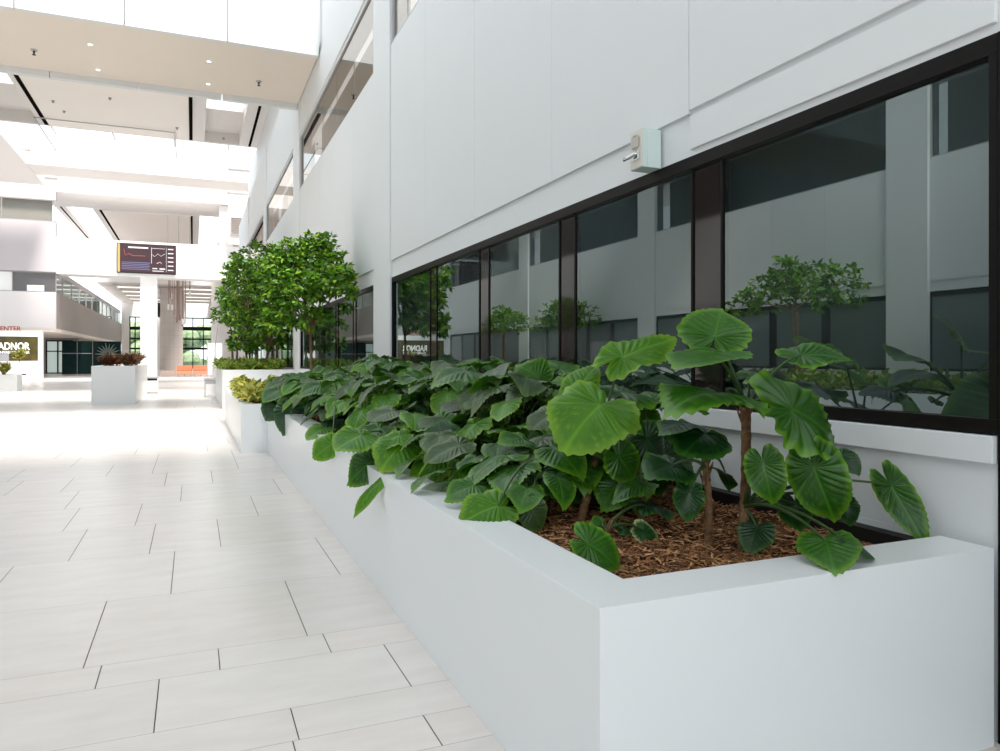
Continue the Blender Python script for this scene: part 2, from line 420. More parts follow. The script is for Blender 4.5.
def window_thin(name, y0, y1, z0, z1, x, sgn, n, glass='glass_up', room=True):
    w = S(name); t = .035
    fr = MB().box(x-.01*sgn, x+.08*sgn, y0, y1, z0, z0+t).box(x-.01*sgn, x+.08*sgn, y0, y1, z1-t, z1)
    for y in (y0, y1-t): fr.box(x-.01*sgn, x+.08*sgn, y, y+t, z0+t, z1-t)
    for k in range(1, n):
        y = y0+(y1-y0)*k/n; fr.box(x+.035*sgn, x+.05*sgn, y-.004, y+.004, z0+t, z1-t)
    fr.build('window_frame', 'thin_grey', w)
    for k in range(n):
        a, b = y0+(y1-y0)*k/n, y0+(y1-y0)*(k+1)/n
        MB().box(x+.02*sgn, x+.032*sgn, a, b, z0+t, z1-t).build('window_pane', glass, w)
    if room:
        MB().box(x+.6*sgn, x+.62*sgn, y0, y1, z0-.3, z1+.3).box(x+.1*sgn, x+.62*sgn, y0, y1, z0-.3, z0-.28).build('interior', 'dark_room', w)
    return w
window_thin('window_5', 1.95, 11.26, 6.45, 7.95, RX, 1, 5)
window_thin('window_6', 12.55, 21.85, 6.43, 7.95, RX, 1, 5)
window_thin('window_7', 23.3, 32.5, 6.43, 7.95, RX, 1, 5)
window_thin('window_8', 33.7, 43.1, 6.43, 7.95, RX, 1, 5)

# dark glazed door beyond the near end of the planter
d1 = S('door_1')
MB().box(RX-.012, RX+.12, 1.80, 1.868, 0, 2.77).box(RX-.012, RX+.12, 0.35, 0.43, 0, 2.77).box(RX-.012, RX+.12, 0.43, 1.80, 2.66, 2.77).box(RX, RX+.1, .43, 1.8, 0, .1).build('door_frame', 'frame', d1)
MB().box(RX+.05, RX+.062, .43, 1.80, .1, 2.66).build('door_pane', 'glass', d1)
MB().box(RX+.2, RX+.21, .3, 1.87, 0, 2.8).build('roller_blind', 'blind', d1)
MB().tube([(RX-.06, 1.6, .9), (RX-.06, 1.6, 1.5)], .014).tube([(RX-.06, 1.6, 1.0), (RX+.05, 1.6, 1.0)], .01).tube([(RX-.06, 1.6, 1.4), (RX+.05, 1.6, 1.4)], .01).build('door_handle', 'metal', d1)

# ------------------------------------------------------------ left wall (mirrored in the glass) and side building
LX = -10.0
wl = MB()
wl.box(LX-.4, LX, -8, 47.3, 0, 1.2).box(LX-.4, LX, -8, 47.3, 3.05, 6.15).box(LX-.4, LX, -8, 47.3, 7.95, 14)
wall_left = wl.build('wall_left', 'wall'); wall_left['kind'] = 'structure'
LP = [(1.2, 2.3), (11.8, 12.9), (22.7, 23.8), (33.8, 34.9), (46.2, 47.3)]
for a, b in LP:
    MB().box(LX-.3, LX+.10, a, b, 0, 14).build('pilaster', 'wall', wall_left)
lb = [(-8, 1.2), (2.3, 11.8), (12.9, 22.7), (23.8, 33.8), (34.9, 46.2)]
for i, (a, b) in enumerate(lb):
    n = 5
    window_strip('window_%d' % (9+i), a, b, 1.2, 3.05, LX, -1, [a+(b-a)*k/5 for k in range(1, 5)], .3, .12, .06, 'glass_mirrored')
    window_thin('window_%d' % (14+i), a, b, 6.15, 7.95, LX, -1, 5, glass='glass_side', room=True)
    q = MB(); w = (b-a)/5
    for k in range(5): q.box(LX, LX+.028, a+k*w+.004, a+(k+1)*w-.004, 3.3, 6.15)
    q.build('cladding_panel', 'wall', wall_left)

# the far left building: corner at X=-9.5, Y=63.5
BX, BY = -9.5, 63.5
b_ = MB()
b_.box(-20, BX, BY, BY+.6, 7.96, 11.72)
b_.box(-20, BX, BY, BY+.6, 13.35, 14.0)
b_.box(-20, -12.5, BY+.6, 118, 7.96, 8.3)
b_.box(BX-.7, BX-.1, BY+.6, 118, 7.96, 8.3)
side = b_.build('wall_side', mat('shaded_mauve_cladding', (0.50, 0.465, 0.485), 0.5, 0.3)); side['kind'] = 'structure'  # cladding colour darkened to mauve for the shading on the box
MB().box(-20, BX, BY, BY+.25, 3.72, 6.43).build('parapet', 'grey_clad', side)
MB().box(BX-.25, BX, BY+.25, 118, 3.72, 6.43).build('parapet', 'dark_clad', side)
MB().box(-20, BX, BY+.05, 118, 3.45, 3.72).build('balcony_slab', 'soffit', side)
MB().box(-20, BX-.02, BY+.02, BY+.2, 9.0, 9.55).build('facade_band', mat('painted_mauve_shadow', (0.36, 0.33, 0.37), .5), side)  # purple shadow strip on the box, painted as a darker band
MB().box(-20, -12.5, 66.5, 118, 3.72, 7.96).build('rear_wall', 'wall_far', side)
MB().box(-12.48, -10.1, 70, 118, 3.72, 7.96).build('inner_wall', 'wall_far', side)
w = S('window_20')
g = MB().box(-20, BX, BY+.30, BY+.36, 6.43, 6.50).box(-20, BX, BY+.30, BY+.36, 7.88, 7.96)
for x in (-18.5, -15.5, -12.35, BX-.06): g.box(x, x+.06, BY+.28, BY+.36, 6.5, 7.88)
g.build('window_frame', 'dark_clad', w)
MB().box(-12.3, BX-.06, BY+.32, BY+.34, 6.5, 7.88).build('window_pane', mat('dusky_glass', (.09, .08, .08), .08, ior=1.6), w)
MB().box(-15.44, -12.35, BY+.32, BY+.34, 6.5, 7.88).box(-20, -15.5, BY+.32, BY+.34, 6.5, 7.88).build('window_pane', 'white_paint', w)
MB().box(-11.4, -10.3, BY+.26, BY+.30, 6.5, 6.95).build('white_notice', 'white_paint', w)
w = S('window_21')
g = MB().box(-20, BX, BY+.02, BY+.08, 11.72, 11.79).box(-20, BX, BY+.02, BY+.08, 13.28, 13.35)
for x in (-16.4, -12.95, BX-.06): g.box(x-.03, x+.03, BY+.0, BY+.08, 11.79, 13.28)
g.build('window_frame', 'dark_clad', w)
MB().box(-20, BX-.06, BY+.04, BY+.05, 11.79, 13.28).build('window_pane', 'glass_clear', w)
MB().box(-20, BX-.3, BY+.45, BY+.5, 11.72, 13.35).build('interior', 'dark_clad', w)
# side glazing of the balcony level, above the taupe parapet
w = S('window_22')
g = MB().box(BX-.12, BX-.06, BY+.4, 118, 7.86, 7.96)
y = BY+3.6
while y < 116: g.box(BX-.14, BX-.04, y, y+.10, 6.43, 7.86); y += 4.6
g.build('window_frame', 'thin_grey', w)
MB().box(BX-.10, BX-.085, BY+.4, 118, 6.43, 7.86).build('window_pane', 'glass_clear', w)

# storefront below the balcony
sf = MB().box(-20, -10.6, 82, 82.3, 0, 3.45)
sf.box(-10.6, -10.3, 82, 118, 0, 3.45)
storefront = sf.build('wall_storefront', 'dark_clad'); storefront['kind'] = 'structure'
dd = S('door_2')
g = MB()
for x in (-13.1, -12.15, -11.55, -10.95): g.box(x, x+.12, 81.86, 81.95, 0, 3.2)
g.box(-13.1, -10.83, 81.86, 81.95, 3.1, 3.22).box(-13.1, -10.83, 81.86, 81.95, 2.1, 2.2).box(-13.1, -10.83, 81.86, 81.95, 0, .1)
g.build('door_frame', 'frame', dd)
MB().box(-13.0, -10.9, 81.96, 81.99, 0, 3.1).build('door_pane', mat('daylight_glow_pane', (.5, .58, .55), .2, emit=(.6, .72, .68), estr=.6), dd)  # daylight in the door glass put in as a glow of the pane

# ------------------------------------------------------------ far wall and ends
wf = MB()
FY = 118
wf.box(-9.5, -8.4, FY, FY+.4, 0, 9.6)
wf.box(-6.9, -1.45, FY, FY+.4, 0, 9.6)
wf.box(2.85, 8, FY, FY+.4, 0, 9.6)
wf.box(-8.4, 2.85, FY, FY+.4, 7.5, 9.6)
wall_far = wf.build('wall_far', 'wall_far'); wall_far['kind'] = 'structure'
def far_window(name, x0, x1, z0, z1, nx, bands):
    w = S(name)
    g = MB()
    for k in range(nx+1):
        x = x0+(x1-x0)*k/nx; g.box(x-.07, x+.07, FY-.05, FY+.1, z0, z1)
    for z, h in bands: g.box(x0, x1, FY-.06, FY+.1, z, z+h)
    g.build('window_frame', 'frame', w)
    MB().box(x0, x1, FY+.12, FY+.14, z0, z1).build('window_pane', 'glass_clear', w)
far_window('window_23', -1.45, 2.85, 0, 7.5, 3, [(7.35, .15), (5.6, .55), (4.2, .22), (2.75, .3), (0, .2)])
far_window('window_24', -8.4, -6.9, 0, 7.5, 1, [(7.35, .15), (5.6, .45), (4.2, .22), (2.75, .25), (0, .2)])
MB().box(-7.8, -7.65, FY-.1, FY+.1, 0, 7.5).build('trim_1', 'frame')['kind'] = 'structure'
# limestone blockwork pier standing in front of the far windows
sp = MB()
for k in range(5):
    for j in range(7):
        sp.box(-3.4+.47*k+.008, -3.4+.47*(k+1)-.008, 90, 90.5, j*1.35+.01, (j+1)*1.35-.01)
pier = sp.build('wall_pier', 'stone'); pier['kind'] = 'structure'
MB().box(-3.38, -1.06, 90.04, 91.2, 0, 9.45).build('pier_core', 'reveal', pier)
# right side beyond the right wall
we = MB().box(4.6, 5.0, 53, FY, 0, 14).box(1.9, 4.6, 88, 88.4, 0, 9.6)
wall_end = we.build('wall_recess', 'wall_far'); wall_end['kind'] = 'structure'
# outdoors seen through the far windows
hd = MB()
rr = random.Random(5)
for k in range(60):
    x = rr.uniform(-14, 8); z = rr.uniform(.2, 6.0); y = rr.uniform(125, 131); r0 = rr.uniform(.8, 1.8)
    hd.lathe((x, y, z), [(r0*.3, -r0), (r0*.8, -r0*.6), (r0, 0), (r0*.75, r0*.65), (r0*.25, r0)], 9)
hedge = hd.build('hedge', 'outside_green', smooth=False); tag(hedge, 'green hedge outdoors seen through the far windows', 'hedge', kind='stuff')

# ------------------------------------------------------------ overhead: walkway near, beam with screen, ceiling
CZ = 14.0
br = thing('walkway', (0, 20.2, 8.95), 'white overhead walkway crossing the atrium, underside with four small downlights', 'walkway')
def rel(o, p): o.location = (-p.location.x, -p.location.y, -p.location.z); return o
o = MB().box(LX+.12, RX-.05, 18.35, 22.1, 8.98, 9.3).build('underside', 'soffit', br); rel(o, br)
for y0, y1, xs in ((18.2, 18.35, [LX+.12, -7.5, -5.6, -3.49, -1.41, .75, RX-.05]), (22.1, 22.25, [LX+.12, -7.5, -5.6, -3.45, -1.36, .76, RX-.05])):
    for a, b in zip(xs[:-1], xs[1:]):
        o = MB().box(a+.012, b-.012, y0, y1, 8.9 if y0 < 20 else 8.82, 12.6).build('fascia_panel', 'wall' , br, bevel=.004); rel(o, br)
    o = MB().box(LX+.12, RX-.05, y0+.05 if y0 > 20 else y0+.08, y1-.02 if y0 < 20 else y1-.05, 9.0, 12.5).build('fascia_backing', 'reveal', br); rel(o, br)
for i, (x, y) in enumerate([(-2.26, 19.82), (-2.27, 21.49), (.37, 19.8), (.38, 21.44)]):
    t = thing('downlight', (x, y, 8.98), 'round recessed downlight, %s of the pair nearer the %s, in the walkway underside' % (('front one', 'rear one')[i % 2], ('atrium centre', 'white wall')[i//2]), 'downlight', 'downlights in the walkway underside')
    MB().lathe((0, 0, -.012), [(.050, 0), (.060, .004), (.060, .012), (.05, .012)], 20).build('trim_ring', 'white_paint', t)
    MB().lathe((0, 0, -.016), [(.0, 0), (.040, .001), (.046, .004), (.046, .012)], 20).build('lens', 'lamp', t)
for i, (x, y, lb_) in enumerate([(-3.56, 20.73, 'fire sprinkler head hanging under the walkway, left of the downlights'), (1.64, 20.72, 'fire sprinkler head hanging under the walkway, right of the downlights beside the wall')]):
    t = thing('sprinkler_head', (x, y, 8.98), lb_, 'sprinkler', 'sprinkler heads under the walkway')
    MB().lathe((0, 0, -.03), [(.02, 0), (.075, .008), (.075, .03), (.05, .03)], 16).build('escutcheon', 'thin_grey', t)
    MB().lathe((0, 0, -.12), [(.045, 0), (.045, .006), (.012, .01), (.02, .05), (.028, .09)], 12).build('deflector', 'black', t)

def ceil_box(name, mb, m='wall_far', parent=None):
    o = mb.build(name, m, parent)
    if parent is None: o['kind'] = 'structure'
    return o
cl = MB()
cl.box(LX-.4, 3.9, -11, 5.2, CZ, CZ+.5)                # unseen solid bay over the camera, extent set to block the sun
cl.box(LX-.4, 3.9, 10.8, 11.3, CZ, CZ+1.2)
# bay 2: Y 31 - 45.7 with two open wells
cl.box(-7.55, .62, 31, 45.7, CZ, CZ+.5)
cl.box(2.5, 3.9, 24, 45.7, CZ, CZ+.5)
cl.box(-10.4, -9.45, 24, 45.7, CZ, CZ+.5)
cl.box(-30, -9.9, 31, 61.5, CZ, CZ+.5)  # side roof added back to keep sun off the far left building
cl.box(.62, 2.5, 45.45, 45.7, CZ, CZ+1.9).box(-9.45, -7.55, 45.45, 45.7, CZ, CZ+1.9)
cl.box(.62, 2.5, 41.2, 45.45, CZ+.6, CZ+.8)
cl.box(-9.45, -7.55, 41.2, 45.45, CZ+.6, CZ+.8)
cl.box(.5, .62, 31, 45.7, CZ+.5, CZ+1.9).box(2.5, 2.62, 31, 45.7, CZ+.5, CZ+1.9)
cl.box(-7.67, -7.55, 31, 45.7, CZ+.5, CZ+1.9).box(-9.57, -9.45, 31, 45.7, CZ+.5, CZ+1.9)
cl.box(LX-.4, 3.9, 30.6, 31, CZ-.5, CZ+1.9)
# beam
cl.box(-20, 3.9, 55.1, 58.2, CZ+.02, CZ+1.4)
# bay 3: Y 63.5 - 88
cl.box(-30, 5, 63.5, 69.5, CZ+.02, CZ+.5)
cl.box(-30, 5, 63.5, 63.8, CZ+.5, CZ+2.2)
cl.box(-7.75, .55, 69.5, 88, CZ, CZ+.5)
cl.box(2.6, 5.0, 69.5, 88, CZ, CZ+.5)
cl.box(-10.5, -9.7, 69.5, 88, CZ, CZ+.5)
cl.box(-9.45, 5, 88, 88.4, 9.6, CZ+.5)
cl.box(-7.87, -7.75, 69.5, 88, CZ+.5, CZ+1.7).box(.43, .55, 69.5, 88, CZ+.5, CZ+1.7).box(2.6, 2.72, 69.5, 88, CZ+.5, CZ+1.7)
ceiling = ceil_box('ceiling', cl)
cf = MB()
yy = 88.4
while yy < 117:
    cf.box(-9.45, 5, yy, yy+2.4, 9.6, 10.0); cf.box(-9.45, 5, yy+2.4, yy+2.7, 9.45, 11.0); yy += 6.0
cf.box(-9.45, -7.9, 88.4, FY+.4, 9.5, 9.9).box(2.2, 5, 88.4, FY+.4, 9.5, 9.9).box(-4.2, -1.0, 88.4, FY+.4, 9.5, 9.9)
ceil_box('low_ceiling', cf, 'wall_far', ceiling)
# cream centre panels with black shadow slots
for y0, y1 in ((31.2, 45.5), (69.8, 87.5)):
    ceil_box('soffit_panel', MB().box(-7.08, -.22, y0, y1, CZ-.035, CZ-.001), 'cream', ceiling)
    ceil_box('shadow_slot', MB().box(-7.30, -7.12, y0, y1-.1, CZ-.03, CZ-.001).box(-.19, -.02, y0, y1-.1, CZ-.03, CZ-.001), 'slot', ceiling)
    ceil_box('panel_edge', MB().box(-7.12, -.19, y1, y1+.05, CZ-.03, CZ-.001), 'dark_clad', ceiling)
ceil_box('shadow_slot', MB().box(3.0, 3.14, 24.5, 45.5, CZ-.01, CZ-.001).box(-9.85, -9.75, 24.5, 45.5, CZ-.01, CZ-.001), 'slot', ceiling)
ceil_box('shadow_slot', MB().box(-10.15, -10.02, 69.6, 87.5, CZ-.01, CZ-.001).box(2.95, 3.08, 69.6, 87.5, CZ-.01, CZ-.001), 'slot', ceiling)
for y0 in (46.0, 59.0):
    for x in (-8.2, -4.8, -1.2, 2.2):
        ceil_box('skylight_bar', MB().box(x, x+.10, y0, y0+8.6 if y0 < 50 else y0+4.4, CZ+1.9, CZ+2.0), 'thin_grey', ceiling)
ceil_box('skylight_bar', MB().box(-10, 3.5, 50.6, 50.68, CZ+1.9, CZ+2.0).box(-10, 3.5, 61, 61.08, CZ+1.9, CZ+2.0), 'thin_grey', ceiling)

fr = thing('suspended_frame', (-4.2, 47, CZ-.15), 'thin grey rectangular frame hanging under the bright skylight', 'frame')
q = MB(); X0, X1, Y0, Y1 = -7.55, -.95, 43.8, 50.4
for a in ((X0, X1, Y0, Y0+.05), (X0, X1, Y1, Y1+.05), (X0, X0+.05, Y0, Y1), (X1, X1+.05, Y0, Y1)): q.box(*a, CZ-.16, CZ-.11)
rel(q.build('rail', 'thin_grey', fr), fr)
for x in (X0+.03, X1+.03):
    rel(MB().tube([(x, Y0+.5, CZ-.1), (x, Y0+.5, CZ)], .01, 6).build('hanger', 'thin_grey', fr), fr)
    rel(MB().tube([(x, Y1, CZ-.1), (x, 55.2, CZ+.6)], .008, 6).build('hanger', 'thin_grey', fr), fr)
# sprinklers and long slot diffusers of the high ceiling
for k, (x, y) in enumerate([(at(53, 105, 41).x, 41), (at(110, 97, 39.5).x, 39.5), (-6.0, 42.5), (-.8, 43.2), (1.6, 44.3)]):
    tag(MB().lathe((0, 0, -.09), [(.06, 0), (.06, .02), (.02, .03), (.05, .06), (.09, .09)], 10).build('ceiling_sprinkler', 'dark_clad'), 'tiny sprinkler head on the high cream ceiling panel', 'sprinkler', 'sprinkler heads on the high ceiling').location = (x, y, CZ-.036 if x < 0 else CZ)
for k, (u, v, lbl) in enumerate([(12, 143, 'left'), (243, 166, 'right'), (42, 183, 'left'), (240, 198, 'right')]):
    y = (54.95, 63.35)[k//2]
    p = at(u, v, y)
    tag(MB().box(-1.0, 1.0, -.03, .03, -.05, .05).build('slot_diffuser', 'dark_clad'), 'slim grey air slot on the %s part of the %s white skylight beam' % (lbl, ('nearer', 'farther')[k//2]), 'air vent', 'slim air slots on the skylight beams').location = (p.x if u > 100 else p.x, y+.1, CZ+.9 if k < 2 else CZ+1.0)
# louvred vent on the far right
v_ = thing('louvred_vent', (3.45, 61.9, 11.4), 'dark grey louvred vent high up beside the right wall', 'vent')
MB().box(-.66, .66, .06, .12, 0, 1.28).build('backing', 'dark_clad', v_)
q = MB()
for k in range(9): q.box(-.64, .64, -.02, .05, .04+k*.138, .04+k*.138+.07)
q.build('louvre', 'dark_clad', v_)
MB().box(-.70, .70, -.04, .1, -.05, 0).box(-.70, .70, -.04, .1, 1.28, 1.33).box(-.70, -.64, -.04, .1, 0, 1.28).box(.64, .70, -.04, .1, 0, 1.28).build('vent_frame', 'thin_grey', v_)
MB().box(2.6, 4.6, 62.05, 62.4, 10.6, CZ).build('trim_2', 'wall_far')['kind'] = 'structure'
MB().box(2.0, 3.0, 63.9, 64.2, 7.8, CZ).build('trim_3', 'wall_far')['kind'] = 'structure'

# beam across the far atrium and its column
bm = MB().box(BX, 4.6, 63.5, 65.5, 7.85, 10.6).build('crossing_beam', 'white_paint', bevel=.02)
tag(bm, 'broad white beam crossing the far atrium behind the screen', 'beam')
tag(MB().box(-3.83, -2.62, 63.9, 65.1, 0, 7.86).build('column', 'white_paint', bevel=.02), 'thick white square column standing under the far beam', 'column')
# display screen
sc = thing('display_screen', (-3.33, 63.29, 9.25), 'dark display screen with white and blue text on the far white beam', 'screen')
W2, H2 = 2.09, 1.15
MB().box(-W2, W2, -.02, .2, -H2, H2).build('housing', 'black', sc, bevel=.01)
MB().box(-W2+.06, W2-.06, -.03, -.02, -H2+.06, H2-.06).build('display', 'screen', sc)
MB().box(-W2+.06, -W2+.22, -.036, -.03, -H2+.06, H2-.06).build('orange_bar', 'scr_orange', sc)
q = MB().box(-1.3, .1, -.036, -.03, .78, .90)
for k in range(6): q.box(1.5, 1.9, -.036, -.03, .78-k*.33, .86-k*.33)
q.box(.4, .75, -.036, -.03, -.78, -.70).box(.9, 1.3, -.036, -.03, -.80, -.70).box(.4, 1.2, -.036, -.03, -.96, -.9)
q.tube([(.35, -.033, .35), (.55, -.033, .2), (.8, -.033, .42), (1.0, -.033, .25), (1.3, -.033, .45)], .015, 5)
q.box(.32, .35, -.036, -.03, -.35, .9).box(1.38, 1.40, -.036, -.03, -1.0, .95).box(.35, 1.3, -.036, -.03, .82, .85)
q.tube([(.7, -.033, -.35), (.95, -.033, -.2), (1.05, -.033, -.35)], .02, 5)
q.build('text_line', 'scr_white', sc)
q = MB()
for k in range(5): q.box(-1.75, .25-.1*(k % 2), -.036, -.03, -.36-k*.13, -.30-k*.13)
q.build('text_block', 'scr_blue', sc)
MB().tube([(-1.6, -.034, .7), (-1.5, -.034, .2), (-1.25, -.034, .35), (-1.0, -.034, .2), (-.1, -.034, .2)], .014, 5).build('red_curve', 'scr_red', sc)

# hanging cluster of rods and glass lanterns
ch = thing('pendant_cluster', (-1.15, 70, 4.0), 'tall hanging light sculpture of rose bronze rods with small glass lanterns', 'pendant light')
q = MB(); rr = random.Random(11)
pos = []
for k in range(16):
    x, y = rr.uniform(-.85, .9), rr.uniform(-.8, .8); z = rr.uniform(0, 1.6) if abs(x-.15) < .5 else rr.uniform(1.6, 3.3)
    pos.append((x, y, z)); q.tube([(x, y, z+.5), (x, y, 5.4)], .03 if k % 3 else .055, 6)
q.build('rod', 'rod', ch)
for x, y, z in pos:
    MB().lathe((x, y, z), [(.05, 0), (.085, .03), (.085, .45), (.05, .5)], 8).build('lantern', M['white_paint'] if rr.random() < .4 else M['rod'], ch)
q = MB()
for x, y, z in pos[::2]: q.tube([(x, y, z+.5), (x, y, z-.0)], .012, 5)
MB().box(-1.1, 1.1, -.9, .9, 5.35, 5.45).build('mounting_plate', 'rod', ch)
MB().tube([(0, 0, 5.45), (0, 0, CZ-4.04)], .03, 6).tube([(-.9, 0, 5.45), (-.9, 0, CZ-4.04)], .02, 6).tube([(.9, 0, 5.45), (.9, 0, CZ-4.04)], .02, 6).build('hanger', 'thin_grey', ch)

# ------------------------------------------------------------ objects on the right wall
ab = thing('alarm_box', (RX-.022, 4.15, 2.765), 'pale mint wall box with beige sounder cover and chrome lever above the windows', 'wall box')
MB().box(-.105, 0, -.075, .065, 0, .255).box(-.142, -.108, -.075, .065, 0, .255).box(-.11, -.10, -.073, .063, .002, .253).build('back_box', 'teal_box', ab)
MB().box(-.150, -.141, -.075, .065, 0.0, .255).build('cover', 'beige_box', ab, bevel=.006)
q = MB(); q.lathe((0, 0, 0), [(.052, 0), (.052, .008), (.044, .010), (.044, .004), (.004, .004)], 24)
o = q.build('sounder_disc', mat('beige_disc', (.42, .41, .36), .6), ab); o.location = (-.150, -.005, .175); o.rotation_euler = (0, -math.pi/2, 0)
q = MB()
for k in range(-3, 4): q.box(-.163, -.158, -.005+k*.012-.002, -.005+k*.012+.002, .175-.035, .175+.035)
q.build('sounder_grille', 'beige_box', ab)
MB().tube([(-.15, -.04, .095), (-.175, -.03, .09), (-.19, .02, .075), (-.205, .06, .07)], [.012, .013, .012, .014], 10).build('lever', 'chrome', ab, smooth=True)
MB().box(-.165, -.150, -.05, .03, .055, .105).build('lever_plate', 'chrome', ab, bevel=.004)

# ------------------------------------------------------------ planters
def planter(name, x0, x1, y0, y1, h, rim, label, group=None, back=False, soil_drop=.085, reveal=0.0):
    t = thing(name, ((x0+x1)/2, (y0+y1)/2, 0), label, 'planter', group)
    cx, cy = (x0+x1)/2, (y0+y1)/2
    xi0, xi1, yi0, yi1 = x0+rim, (x1-.002 if back else x1-rim), y0+rim, y1-rim
    m = MB()
    def ring(z): return [(x0, y0, z), (x1, y0, z), (x1, y1, z), (x0, y1, z)]
    def ringi(z): return [(xi0, yi0, z), (xi1, yi0, z), (xi1, yi1, z), (xi0, yi1, z)]
    zb = h-.30 if h > .4 else .02
    m.v = ring(reveal)+ring(h)+ringi(h)+ringi(zb)
    for a, b in ((0, 4), (4, 8), (8, 12)):
        for k in range(4):
            k2 = (k+1) % 4; m.f.append((a+k, a+k2, b+k2, b+k))
    m.f.append((12, 13, 14, 15)); m.f.append((3, 2, 1, 0))
    o = m.build('planter_body', 'planter', t, bevel=.003); o.location = (-cx, -cy, 0)
    return t, (xi0, xi1, yi0, yi1)
P1, in1 = planter('planter', 1.1, 2.853, 1.86, 12.2, .765, .22, 'long white planter along the wall filled with elephant ear plants', back=True)
P2, in2 = planter('planter', .70, 2.85, 12.2, 18.4, .765, .20, 'white planter stepping out beyond the long one, golden groundcover inside', back=True)
P3, in3 = planter('planter', .80, 2.85, 23.0, 30.5, 1.15, .18, 'taller white planter below the leafy trees near the glass bin', back=True)
P4, in4 = planter('planter', .95, 2.85, 36.5, 42, 1.15, .18, 'pale planter partly hidden behind the taller tree planter', back=True)
P5, in5 = planter('planter', -3.0, -1.74, 26.6, 33.5, 1.24, .12, 'tall white box planter in the middle of the floor with red crotons')
P6, in6 = planter('planter', -9.75, -7.4, 39.2, 40.3, .74, .15, 'low white planter at the left edge with yellow-green plants')
PL = []
for i, (a, b) in enumerate([(8, 17.5), (24.5, 37.5)]):
    PL.append(planter('planter', LX+.1, LX+2.2, a, b, .765, .2, 'white planter against the opposite wall, mirrored in the windows, holding %s' % ('the nearest tree', 'two trees')[i], 'mirrored planters'))

MB().box(2.78, 2.853, 2.09, 11.2, .60, .735).build('dark_gap_strip', 'black', P1).location = (-(1.1+2.853)/2, -(1.86+12.2)/2, 0)  # black strip standing in for the dark gap between mulch and wall
# mulch with chips
def chips(xi0, xi1, yi0, yi1, z, n, name, label, dens_near=True, seed=1, mound=None):
    r = np.random.RandomState(seed)
    base = MB()
    nx, ny = 26, max(8, int((yi1-yi0)*12))
    hz = lambda x, y: z + .018*math.sin(x*9+1)*math.sin(y*7) + .012*math.sin(x*23)*math.cos(y*19+2)
    for j in range(ny+1):
        for i in range(nx+1):
            x = xi0+.002+(xi1-xi0-.004)*i/nx; y = yi0+.002+(yi1-yi0-.004)*j/ny
            base.v.append((x, y, hz(x, y)))
    for j in range(ny):
        for i in range(nx):
            a = j*(nx+1)+i; base.f.append((a, a+1, a+nx+2, a+nx+1))
    o = base.build(name, 'mulch', smooth=True); tag(o, label, 'mulch', kind='stuff')
    if n == 0: return o
    V = []; Fc = []; T = []
    for k in range(n):
        t = r.rand()**(2.2 if dens_near else 1)
        x = xi0+.03+(xi1-xi0-.06)*r.rand(); y = yi0+.03+(yi1-yi0-.06)*t
        L = r.uniform(.012, .055); W = r.uniform(.002, .0065)*(1.3 if r.rand() < .15 else 1); a = r.uniform(0, math.pi); tilt = r.uniform(-.35, .35); rise = r.uniform(.004, .028)
        c, s_ = math.cos(a), math.sin(a); zz = hz(x, y)+rise; th = W*.5
        n0 = len(V)
        bend = r.uniform(-.2, .2)*L
        for q in (-.5, 0, .5):
            px, py = x+c*q*L-s_*bend*(1-abs(q)*2), y+s_*q*L+c*bend*(1-abs(q)*2); pz = zz+tilt*q*L
            w = W*(1 if q == 0 else .6)
            V += [(px-s_*w, py+c*w, pz), (px+s_*w, py-c*w, pz), (px, py, pz+th)]
        for m_ in (0, 3):
            Fc += [(n0+m_, n0+m_+3, n0+m_+5, n0+m_+2), (n0+m_+1, n0+m_+2, n0+m_+5, n0+m_+4)]
        T += [r.rand()**1.4]*16
    me = bpy.data.meshes.new('bark_chips'); me.from_pydata(V, [], Fc); me.update()
    ca = me.color_attributes.new('tone', 'FLOAT_COLOR', 'CORNER'); arr = np.ones((len(T), 4), dtype=np.float32); arr[:, 0] = T; ca.data.foreach_set('color', arr.ravel())
    me.materials.append(M['chip']); c_ = bpy.data.objects.new('bark_chips', me); COL.objects.link(c_); c_.parent = o; c_['kind'] = 'stuff'
    return o
chips(*in1, .665, 26000, 'bark_mulch', 'shredded brown bark mulch in the long near planter')
chips(*in2, .68, 0, 'bark_mulch', 'mulch bed under the golden groundcover', seed=2)
chips(*in3, 1.06, 0, 'bark_mulch', 'mulch bed under the trees in the taller planter', seed=3)
chips(*in4, 1.06, 0, 'bark_mulch', 'mulch bed in the farthest right-hand planter', seed=4)
chips(*in5, 1.15, 0, 'bark_mulch', 'mulch bed under the red crotons', seed=5)
chips(*in6, .66, 0, 'bark_mulch', 'mulch bed in the low left-edge planter', seed=6)
for i, (_, b) in enumerate(PL): chips(*b, .68, 0, 'bark_mulch', 'mulch bed in the mirrored planter with %s' % ('the nearest tree', 'two trees')[i], seed=8+i)

